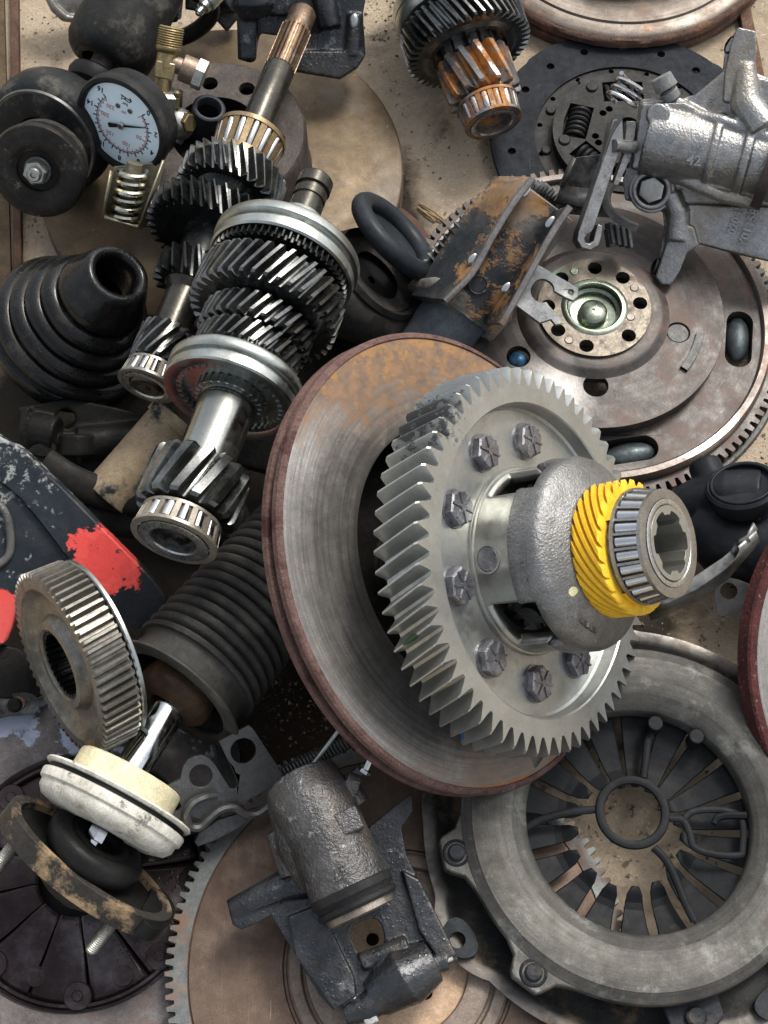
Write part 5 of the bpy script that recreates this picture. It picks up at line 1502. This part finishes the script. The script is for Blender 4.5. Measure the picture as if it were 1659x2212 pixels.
# ------------------------------------------------------------------ control arm with red paint
def control_arm():
    f = view(170, 1180, 265, 210, 8)
    s = f.s
    t = thing('control_arm', f, 'scratched black pressed-steel suspension arm splashed with red paint', 'suspension arm')
    P = lambda x, y, R, z=0: (*[q * s for q in f.at(x, y, z)], R)
    m = mat('black_arm_paint', (.012, .015, .019), (.032, .038, .045), 14, (.28, .48), .1, .2, 300, coarse=.3, layers=[
        dict(c=(.34, .36, .34), s=150, lo=.585, hi=.65, r=.6, amt=.75, ax=(1, -260 * s, 60 * s), aw=-.09),
        dict(c=(.26, .18, .10), s=20, lo=.64, hi=.72, r=.8, amt=.8),
        dict(c=(.66, .075, .065), c2=(.78, .10, .085), s=60, at=P(230, 1210, .040), w=1.0, nw=1.2, lo=1.04, hi=1.07, r=.55, b=.06, d=12), dict(c=(.55, .05, .045), s=40, at=P(228, 1210, .040), w=1.0, nw=1.2, lo=1.15, hi=1.3, r=.35, amt=.5), dict(c=(.02, .025, .03), s=120, lo=.60, hi=.63, r=.4, amt=.9), 
        dict(c=(.66, .08, .07), s=60, at=P(2, 1330, .024, -10), w=1.0, nw=1.0, lo=.86, hi=.89, r=.55, b=.06, d=12)], wear=(.32, .30, .26))
    top = [(-60, 900), (0, 945), (45, 966), (80, 1000), (150, 1068), (250, 1170), (335, 1255), (362, 1300), (358, 1340), (300, 1366), (262, 1346), (205, 1272), (150, 1210), (90, 1130), (30, 1060), (-60, 1000)]
    part('upper_rail', MB().prism(smoothpoly(f.tr(top), 1), -64, 0), m, t, f, bevel=14, seg=4)
    low = [(-60, 1000), (30, 1062), (90, 1132), (150, 1210), (205, 1272), (170, 1300), (100, 1240), (60, 1240), (36, 1290), (26, 1350), (10, 1395), (-60, 1420)]
    part('web', MB().prism(smoothpoly(f.tr(low), 1), -50, -14), m, t, f, bevel=10, seg=3)
    rim = [f.at(*q) for q in ((-20, 1075, -8), (10, 1105, -6), (22, 1150, -6), (18, 1200, -8), (-20, 1230, -8))]
    part('hollow_edge', MB().tube(curve3(rim, 6), 9, 10), m, t, f)
    part('bent_tab', MB().prism(f.tr([(344, 1300), (386, 1300), (372, 1312), (352, 1330)], -20), -26, -18), m, t, f, bevel=2)
control_arm()

# ------------------------------------------------------------------ dark parts in the depth of the heap, left
def depth_parts():
    f = view(300, 975, 170, 0, 0)
    mt = mat('tan_painted_tube', (.24, .18, .11), (.36, .285, .19), 14, (.35, .55), .1, .12, 350, layers=[dict(c=(.018, .022, .026), s=17, lo=.50, hi=.57, r=.3, d=9), dict(c=(.50, .50, .36), s=50, at=(*[q * f.s for q in f.at(385, 915, 40)], .02), lo=.85, hi=1.0, r=.5)])
    t = thing('tan_tube', f, 'tan painted steel tube smeared with black grease, under the bare silver shaft', 'steel tube')
    part('tube', rod(MB(), f, [(382, 905, 0), (372, 918, 0), (232, 1078, -10)], [58, 60, 60], 48), mt, t, f, bevel=2)
    part('band', rod(MB(), f, [(384, 902, 2), (366, 922, 2)], 63, 48), mt, t, f, bevel=2)
    f = view(100, 930, 110, 0, 0)
    t = thing('steering_knuckle', f, 'oily black iron knuckle half buried between the wet rubber boot and the black arm', 'metal casting')
    b = MB()
    b.prism(f.tr([(40, 880), (150, 860), (250, 880), (330, 900), (330, 990), (240, 1030), (150, 1010), (60, 980)]), -60, -10, holes=[circ(*f.at(142, 905, 0)[:2], 22, 20)])
    rod(b, f, [(70, 930, -10), (125, 940, 10)], 40, 18)
    rod(b, f, [(60, 880, 0), (48, 930, 4), (62, 975, 0)], 9, 10)
    rod(b, f, [(170, 960, -10), (320, 945, -6)], 38, 20)
    rod(b, f, [(168, 985, 0), (168, 940, 0)], 44, 24)
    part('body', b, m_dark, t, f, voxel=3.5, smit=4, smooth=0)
    part('loose_tab', MB().prism(smoothpoly(f.tr([(60, 970), (80, 958), (120, 956), (122, 975), (98, 988), (66, 980)], 30), 2), 24, 32), m_dark, t, f, bevel=2)
    f = view(340, 1090, 120, 0, 0)
    b = MB()
    P = [f.at(*q) for q in ((95, 1000, 0), (160, 1040, 10), (260, 1075, 14), (380, 1095, 10), (520, 1130, 0))]
    b.tube(curve3(P, 6), 34, 16, flat_=.5)
    P = [f.at(*q) for q in ((180, 1110, -20), (300, 1120, -20), (420, 1150, -20), (540, 1120, -20))]
    b.tube(curve3(P, 6), 46, 16, flat_=.6)
    solo('black_link', b, mat('dusty_black_link', (.008, .0075, .007), (.022, .02, .018), 26, (.5, .7), .1, .2, 300), f, 'dusty black steel link running under the helical pinion of the bright shaft', 'steel link')
    f = view(560, 960, 150, 20, 20)
    b = MB().prism(f.tr([(500, 930), (560, 905), (640, 960), (640, 1060), (580, 1020), (500, 1000)]), -40, 0)  # plain block added so this gap in the heap stays dark
    solo('gap_filler_block', b, m_dark, f, 'dark block added to fill the gap between the bare shaft and the leaning brake disc', 'metal block', voxel=3.5, smit=6, smooth=0)
    # under the silver gear, inside the brake disc opening
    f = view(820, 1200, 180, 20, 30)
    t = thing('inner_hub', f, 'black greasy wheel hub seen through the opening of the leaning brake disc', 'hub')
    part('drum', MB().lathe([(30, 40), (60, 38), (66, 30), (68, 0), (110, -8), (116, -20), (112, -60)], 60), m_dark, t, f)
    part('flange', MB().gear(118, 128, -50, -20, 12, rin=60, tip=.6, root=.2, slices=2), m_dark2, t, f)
    f = view(60, 1500, 90, 30, 10)
    b = MB().prism(f.tr([(-60, 1380), (40, 1400), (90, 1440), (110, 1490), (60, 1520), (-60, 1500)]), -40, 10)
    rod(b, f, [(32, 1523, 20), (32, 1523, 36)], 16, 16)
    solo('dark_bracket', b, m_dark, f, 'dark greasy bracket between the loose gear and the chipped ring, left edge', 'bracket', bevel=6, seg=3)
    # grey-blue strap over the chipped ring
    f = view(45, 1522, 100, 0, 0)
    t = thing('riveted_strap', f, 'dark riveted steel strap lying over the chipped blue-grey ring, left edge', 'strap')
    part('strap', MB().prism(smoothpoly(f.tr([(-60, 1490), (0, 1500), (20, 1500), (60, 1494), (86, 1510), (84, 1538), (55, 1545), (10, 1548), (-60, 1575)]), 1), -12, 0), m_dark2, t, f, bevel=3)
    part('rivet', MB().disc(15, 0, 6, 26, ch=2, m=TM(*f.at(41, 1519, 0)[:2])), mat('copper_rivet', (.12, .07, .05), (.18, .11, .08), 60, (.4, .6), .6, .1), t, f)
    # dark ring lying under bellows, rim of plate behind the rod
    f = view(350, 1640, 90, 60, 20)
    solo('curved_rail', MB().lathe([(110, -20), (170, -16), (176, 0), (170, 10), (120, 6)], 60, close=True), mat('grey_black_rail', (.04, .042, .042), (.09, .092, .09), 24, (.35, .55), .5, .15), f, 'dark grey curved steel ring under the chrome rod', 'steel ring')
depth_parts()

# ------------------------------------------------------------------ linkage plates in the middle
def linkage():
    f = view(470, 1690, 225, 300, 16)
    s = f.s
    t = thing('linkage_plate', f, 'grey steel linkage plate with two big holes, a slot and hooked fingers', 'metal plate')
    out = [(473, 1601), (537, 1567), (546, 1573), (600, 1655), (612, 1684), (560, 1716), (510, 1742), (470, 1762), (440, 1772), (410, 1762), (395, 1768), (377, 1778), (356, 1768), (362, 1758), (385, 1752), (392, 1742), (386, 1728), (377, 1722), (362, 1722), (341, 1738), (337, 1725), (350, 1703), (389, 1684), (396, 1655), (406, 1641), (421, 1634), (437, 1632), (452, 1638), (464, 1651), (490, 1692), (497, 1703), (507, 1704), (515, 1696), (512, 1684)]
    ho = [circ(*f.at(434, 1676, 0)[:2], 25, 30), circ(*f.at(526, 1622, 0)[:2], 28, 30)]
    part('plate', MB().prism(f.tr(out), -12, 0, holes=ho), m_dull, t, f, bevel=2.5)
    P = [f.at(*q) for q in ((465, 1718, 4), (440, 1722, 14), (415, 1736, 20), (402, 1760, 20), (410, 1784, 18), (432, 1786, 16), (452, 1768, 16), (478, 1748, 14), (506, 1744, 12), (530, 1758, 10), (560, 1756, 8), (600, 1724, 8), (650, 1690, 6))]
    part('bent_strap', MB().tube(curve3(P, 6), 10, 8, flat_=1.2), m_dull, t, f)
    part('lower_leaf', MB().prism(f.tr([(430, 1800), (470, 1772), (560, 1745), (640, 1700), (660, 1705), (560, 1765), (470, 1815), (428, 1830), (420, 1820)], -10), -24, -12), m_dull, t, f, bevel=2)
    P = [f.at(*q) for q in ((596, 1702, 10), (640, 1672, 20), (670, 1655, 30), (700, 1618, 36), (735, 1572, 36))]
    part('steel_wire', MB().tube(curve3(P, 5), 5, 8), m_sync, t, f)
    part('stop_lug', MB().box(-13, 13, -24, 26, -10, 22, TM(*f.at(606, 1716, 0)[:2], rz=20)), mat('bright_chipped_lug', (.28, .28, .26), (.45, .45, .43), 80, (.35, .5), .8, .5, 400), t, f, bevel=5)
    # tangled springs behind
    f2 = view(670, 1640, 150, 0, 0)
    t2 = thing('tension_springs', f2, 'tangle of thin dark tension springs and rods half hidden under the brake disc rim', 'springs')
    for a, b_, r in (((600, 1675), (760, 1600), 13), ((640, 1650), (780, 1590), 11), ((590, 1700), (720, 1652), 12)):
        A = Vector(f2.at(*a, 0)); B = Vector(f2.at(*b_, 10)); q = (B - A).to_track_quat('Z', 'Y').to_matrix().to_4x4()
        L = (B - A).length
        part('coil_spring', MB().spring(r, 3.2, 8.0, L / 8.0, m=Matrix.Translation(A) @ q, seg=14), m_dull, t2, f2)
    b = MB().gear(52, 62, -8, 0, 22, rin=30, tip=.3, root=.3, slices=2, m=TM(*f2.at(640, 1700, -10), rz=8))
    part('toothed_sector', b, m_dark2, t2, f2, smooth=25)
    f3 = view(560, 1560, 40, 0, 0)
linkage()

# ------------------------------------------------------------------ caliper, bottom centre
def caliper():
    f = view(740, 1930, 235, 0, 0)
    t = thing('brake_caliper', f, 'wet black iron brake caliper with raised letters lying on the big brown flywheel', 'brake caliper')
    out = [(493, 1963), (520, 1941), (619, 1882), (700, 1850), (805, 1780), (889, 1711), (892, 1751), (867, 1788), (878, 1846), (914, 1922), (954, 1995), (991, 2072), (958, 2092), (830, 2120), (752, 2165), (721, 2183), (690, 2150), (641, 2068), (586, 1977), (560, 1992), (520, 2008), (502, 1998)]
    win = smoothpoly([(750, 2006), (797, 1982), (822, 1988), (834, 2030), (822, 2050), (790, 2066), (774, 2062)], 1)
    b = MB()
    b.prism(f.tr(out), -54, -2, holes=[f.tr(win)])
    b.prism(f.tr([(622, 1980), (690, 1955), (764, 2110), (768, 2150), (722, 2180), (640, 2066)]), -10, 24)
    b.prism(f.tr([(868, 1880), (905, 1900), (985, 2062), (950, 2078), (905, 2010)]), -10, 18)
    rod(b, f, [(500, 1968, -22), (610, 1915, -14), (660, 1900, -10)], [26, 34, 40], 16)
    rod(b, f, [(780, 2078, 4), (880, 2040, 8)], 20, 16)
    rod(b, f, [(815, 2152, -20), (878, 2108, 8), (935, 2076, 2)], [46, 64, 46], 22)
    rod(b, f, [(744, 2190, -6), (790, 2178, -4), (830, 2150, -4)], [24, 30, 34], 16)
    rod(b, f, [(900, 2092, 0), (966, 2074, 0)], 22, 14)
    part('bracket', b, m_iron, t, f, voxel=2.6, smit=3, smooth=0)
    for x, y, r in ((800, 2206, 18), (962, 2074, 16)):
        u, v, _ = f.at(x, y - 6, 10)
        part('machined_nub', MB().box(-15, 15, -13, 13, -10, 12, TM(u, v, 4, rz=24)), mat('bright_nub', (.4, .4, .38), (.55, .55, .53), 80, (.35, .5), .8, .4, 400), t, f, bevel=4)
    # cylinder housing
    b = MB()
    rod(b, f, [(652, 1690, 40), (668, 1722, 52), (742, 1886, 66), (757, 1920, 66)], [84, 88, 88, 88], 44)
    rod(b, f, [(640, 1720, 30), (668, 1820, 30), (700, 1900, 20)], [66, 74, 60], 24)
    rod(b, f, [(732, 1680, 30), (762, 1742, 20)], [34, 40], 18)
    rod(b, f, [(746, 1690, 62), (774, 1700, 60)], 26, 14)
    rod(b, f, [(600, 1790, 26), (640, 1880, 10)], [30, 40], 14)
    part('cylinder', b, m_iron2, t, f, voxel=2.6, smit=2, smooth=0)
    part('square_lug', MB().box(-25, 25, -25, 25, 96, 142, TM(*f.at(754, 1774, 120)[:2], 0, rz=24)), m_iron2, t, f, bevel=4)
    A = Vector(f.at(757, 1920, 66)); B = Vector(f.at(742, 1886, 66)); q = (A - B).to_track_quat('Z', 'Y').to_matrix().to_4x4()
    Q = Matrix.Translation(A) @ q
    part('dust_seal', MB().lathe([(86, -8), (92, -4), (92, 12), (86, 18), (84, 24), (90, 28), (90, 36), (84, 42), (60, 44)], 80, m=Q), mat('grey_rubber_seal', (.014, .014, .014), (.032, .032, .032), 40, (.3, .42), .05, .05), t, f)
    part('piston', MB().lathe([(76, 30), (76, 56), (70, 60), (62, 60), (60, 30)], 70, m=Q), mat('pitted_piston', (.20, .16, .12), (.38, .34, .29), 40, (.25, .45), .8, .2), t, f)
    for ch, x, y in (('G', 677, 1748), ('N', 688, 1767), ('O', 697, 1787)):
        u, v, _ = f.at(x, y, 140)
        part('lettering', MB().text(ch, 25, TM(u, v, 139, rz=-66, ry=-6), th=4, bold=1.1), m_iron2, t, f, smooth=0)
    for ch, x, y in (('7', 728, 1888), ('E', 742, 1876)):
        u, v, _ = f.at(x, y, 152)
        part('lettering', MB().text(ch, 30, TM(u, v, 153, rz=-150), th=4, bold=1.1), m_iron2, t, f, smooth=0)
    part('bleed_boss', rod(MB(), f, [(758, 1690, 44), (772, 1672, 52), (790, 1652, 56)], [20, 14, 9]), m_iron, t, f, bevel=2)
    part('bleed_screw', rod(rod(MB(), f, [(786, 1668, 60), (790, 1662, 62)], 16, 6), f, [(790, 1662, 62), (800, 1640, 66)], 8), m_roll, t, f)
    # water puddled on the casting
    mw = NT('standing_water'); mw.b.inputs['Base Color'].default_value = (.9, .95, 1, 1); mw.b.inputs['Roughness'].default_value = .02; mw.b.inputs['Transmission Weight'].default_value = 1; mw.b.inputs['IOR'].default_value = 1.33
caliper()

# ------------------------------------------------------------------ black joint, shield and ear on the right
def right_joint():
    f = view(1570, 1120, 130, 0, 0)
    t = thing('ball_joint_arm', f, 'black cast suspension arm with round capped joint, under the flywheel rim on the right', 'suspension arm')
    m = mat('satin_black_casting', (.009, .010, .0125), (.026, .028, .032), 18, (.35, .55), .2, .15, 300, coarse=.35, layers=[dict(c=(.16, .16, .15), s=22, lo=.60, hi=.74, r=.5, amt=.5)])
    b = MB()
    rod(b, f, [(1440, 1120, -40), (1500, 1085, -20), (1570, 1075, 0), (1640, 1080, 0)], [46, 50, 60, 66], 26)
    rod(b, f, [(1500, 1120, -20), (1560, 1170, -10), (1650, 1180, -10), (1760, 1180, -10)], [60, 76, 80, 80], 26)
    rod(b, f, [(1520, 1000, -50), (1545, 1060, -20)], [36, 40], 18)
    rod(b, f, [(1600, 1260, -60), (1680, 1240, -40)], 60, 20)
    part('body', b, m, t, f, voxel=4, smit=6, smooth=0)
    g = view(1604, 1050, 205, 98, 50)
    part('joint_cup', MB().lathe([(60, -40), (74, -36), (80, -10), (80, 2), (74, 8), (68, 6), (66, 0), (58, -2), (30, 0), (.01, 2)], 70), m, t, g)
    part('cap_ring', MB().torus(66, 4, 8), m, t, g)
    # torn curved shield
    h = view(1510, 1250, 150, 0, 0)
    up = [(1385, 1290), (1440, 1275), (1500, 1245), (1560, 1205), (1632, 1145)]
    lo = [(1405, 1335), (1450, 1318), (1510, 1290), (1570, 1245), (1637, 1166)]
    zz = [0, 10, 18, 24, 30]
    rows = [[h.at(x, y, z + 26) for (x, y), z in zip(up, zz)], [h.at((a[0] + c[0]) / 2, (a[1] + c[1]) / 2, z + 20) for a, c, z in zip(up, lo, zz)], [h.at(x, y, z - 26) for (x, y), z in zip(lo, zz)]]
    solo('curved_shield', MB().sheet(rows), mat('grey_black_shield', (.055, .058, .06), (.11, .115, .115), 20, (.35, .5), .4, .12, 300, wear=(.4, .4, .38), layers=[dict(c=(.22, .22, .21), s=26, lo=.62, hi=.7, r=.45, m=.6, amt=.6)]), h, 'torn curved strip of grey-black steel shield crossing behind the roller bearing', 'shield', solid=7)
    up2 = [(1578, 1190), (1590, 1168), (1612, 1156), (1626, 1128)]
    solo('torn_strip', MB().sheet([[h.at(x, y, 60) for x, y in up2], [h.at(x + 8, y + 14, 50) for x, y in up2]]), m_dark2, h, 'small torn black rubber strip on top of the curved shield', 'rubber strip', solid=5)
    g = view(1572, 1292, 95, 0, 0)
    solo('mounting_ear', MB().prism(smoothpoly(g.tr([(1542, 1270), (1556, 1250), (1580, 1246), (1650, 1275), (1640, 1310), (1560, 1334), (1547, 1322)]), 1), -16, 6, holes=[circ(*g.at(1574, 1277, 0)[:2], 18, 26)]), m_dull, g, 'dull steel mounting ear with one round hole on the bare concrete, right of the shield', 'bracket', bevel=4, seg=3)
right_joint()

# ------------------------------------------------------------------ grit on the concrete
def grit():
    rnd = random.Random(11)
    b = MB()
    base = [(1, 0, 0), (-.5, .9, 0), (-.6, -.8, 0), (.1, 0, .9), (0, 0, -.8)]
    faces = [(0, 1, 3), (1, 2, 3), (2, 0, 3), (1, 0, 4), (2, 1, 4), (0, 2, 4)]
    zones = ((880, 60, 190, 330), (1440, 1480, 180, 180), (1370, 1760, 160, 160), (120, 250, 90, 300), (1640, 900, 60, 120), (640, 1540, 90, 80), (830, 30, 60, 60))
    for i in range(2600):
        z = zones[rnd.choice((0, 0, 0, 1, 1, 2, 2, 3, 4, 5, 6))]
        p, s = pt(z[0] + rnd.uniform(-1, 1) * z[2], z[1] + rnd.uniform(-1, 1) * z[3], 0)
        q = .0004 + .0016 * rnd.random() ** 4
        m = Matrix.Translation((p.x, p.y, q * .3)) @ Matrix.Rotation(rnd.uniform(0, 6.28), 4, 'Z') @ Matrix.Rotation(rnd.uniform(-.5, .5), 4, 'X') @ Matrix.Diagonal((q, q * rnd.uniform(.5, 1), q * rnd.uniform(.4, .8), 1))
        b.add(base, faces, m)
    k = NT('grit_grains')
    g = k.n('ShaderNodeNewGeometry')
    r = k.n('ShaderNodeValToRGB')
    r.color_ramp.elements[0].color = (.05, .04, .03, 1); r.color_ramp.elements[1].color = (.55, .46, .34, 1)
    e = r.color_ramp.elements.new(.45); e.color = (.20, .14, .09, 1)
    k.l(g.outputs['Random Per Island'], r.inputs[0]); k.l(r.outputs[0], k.b.inputs['Base Color'])
    k.b.inputs['Roughness'].default_value = .85
    me = bpy.data.meshes.new('grit'); me.from_pydata(b.v, [], b.f); me.materials.append(k.m)
    o = bpy.data.objects.new('grit', me); COL.objects.link(o)
    o['kind'] = 'stuff'; o['label'] = 'loose grit and sand grains scattered over the bare concrete'; o['category'] = 'grit'
grit()
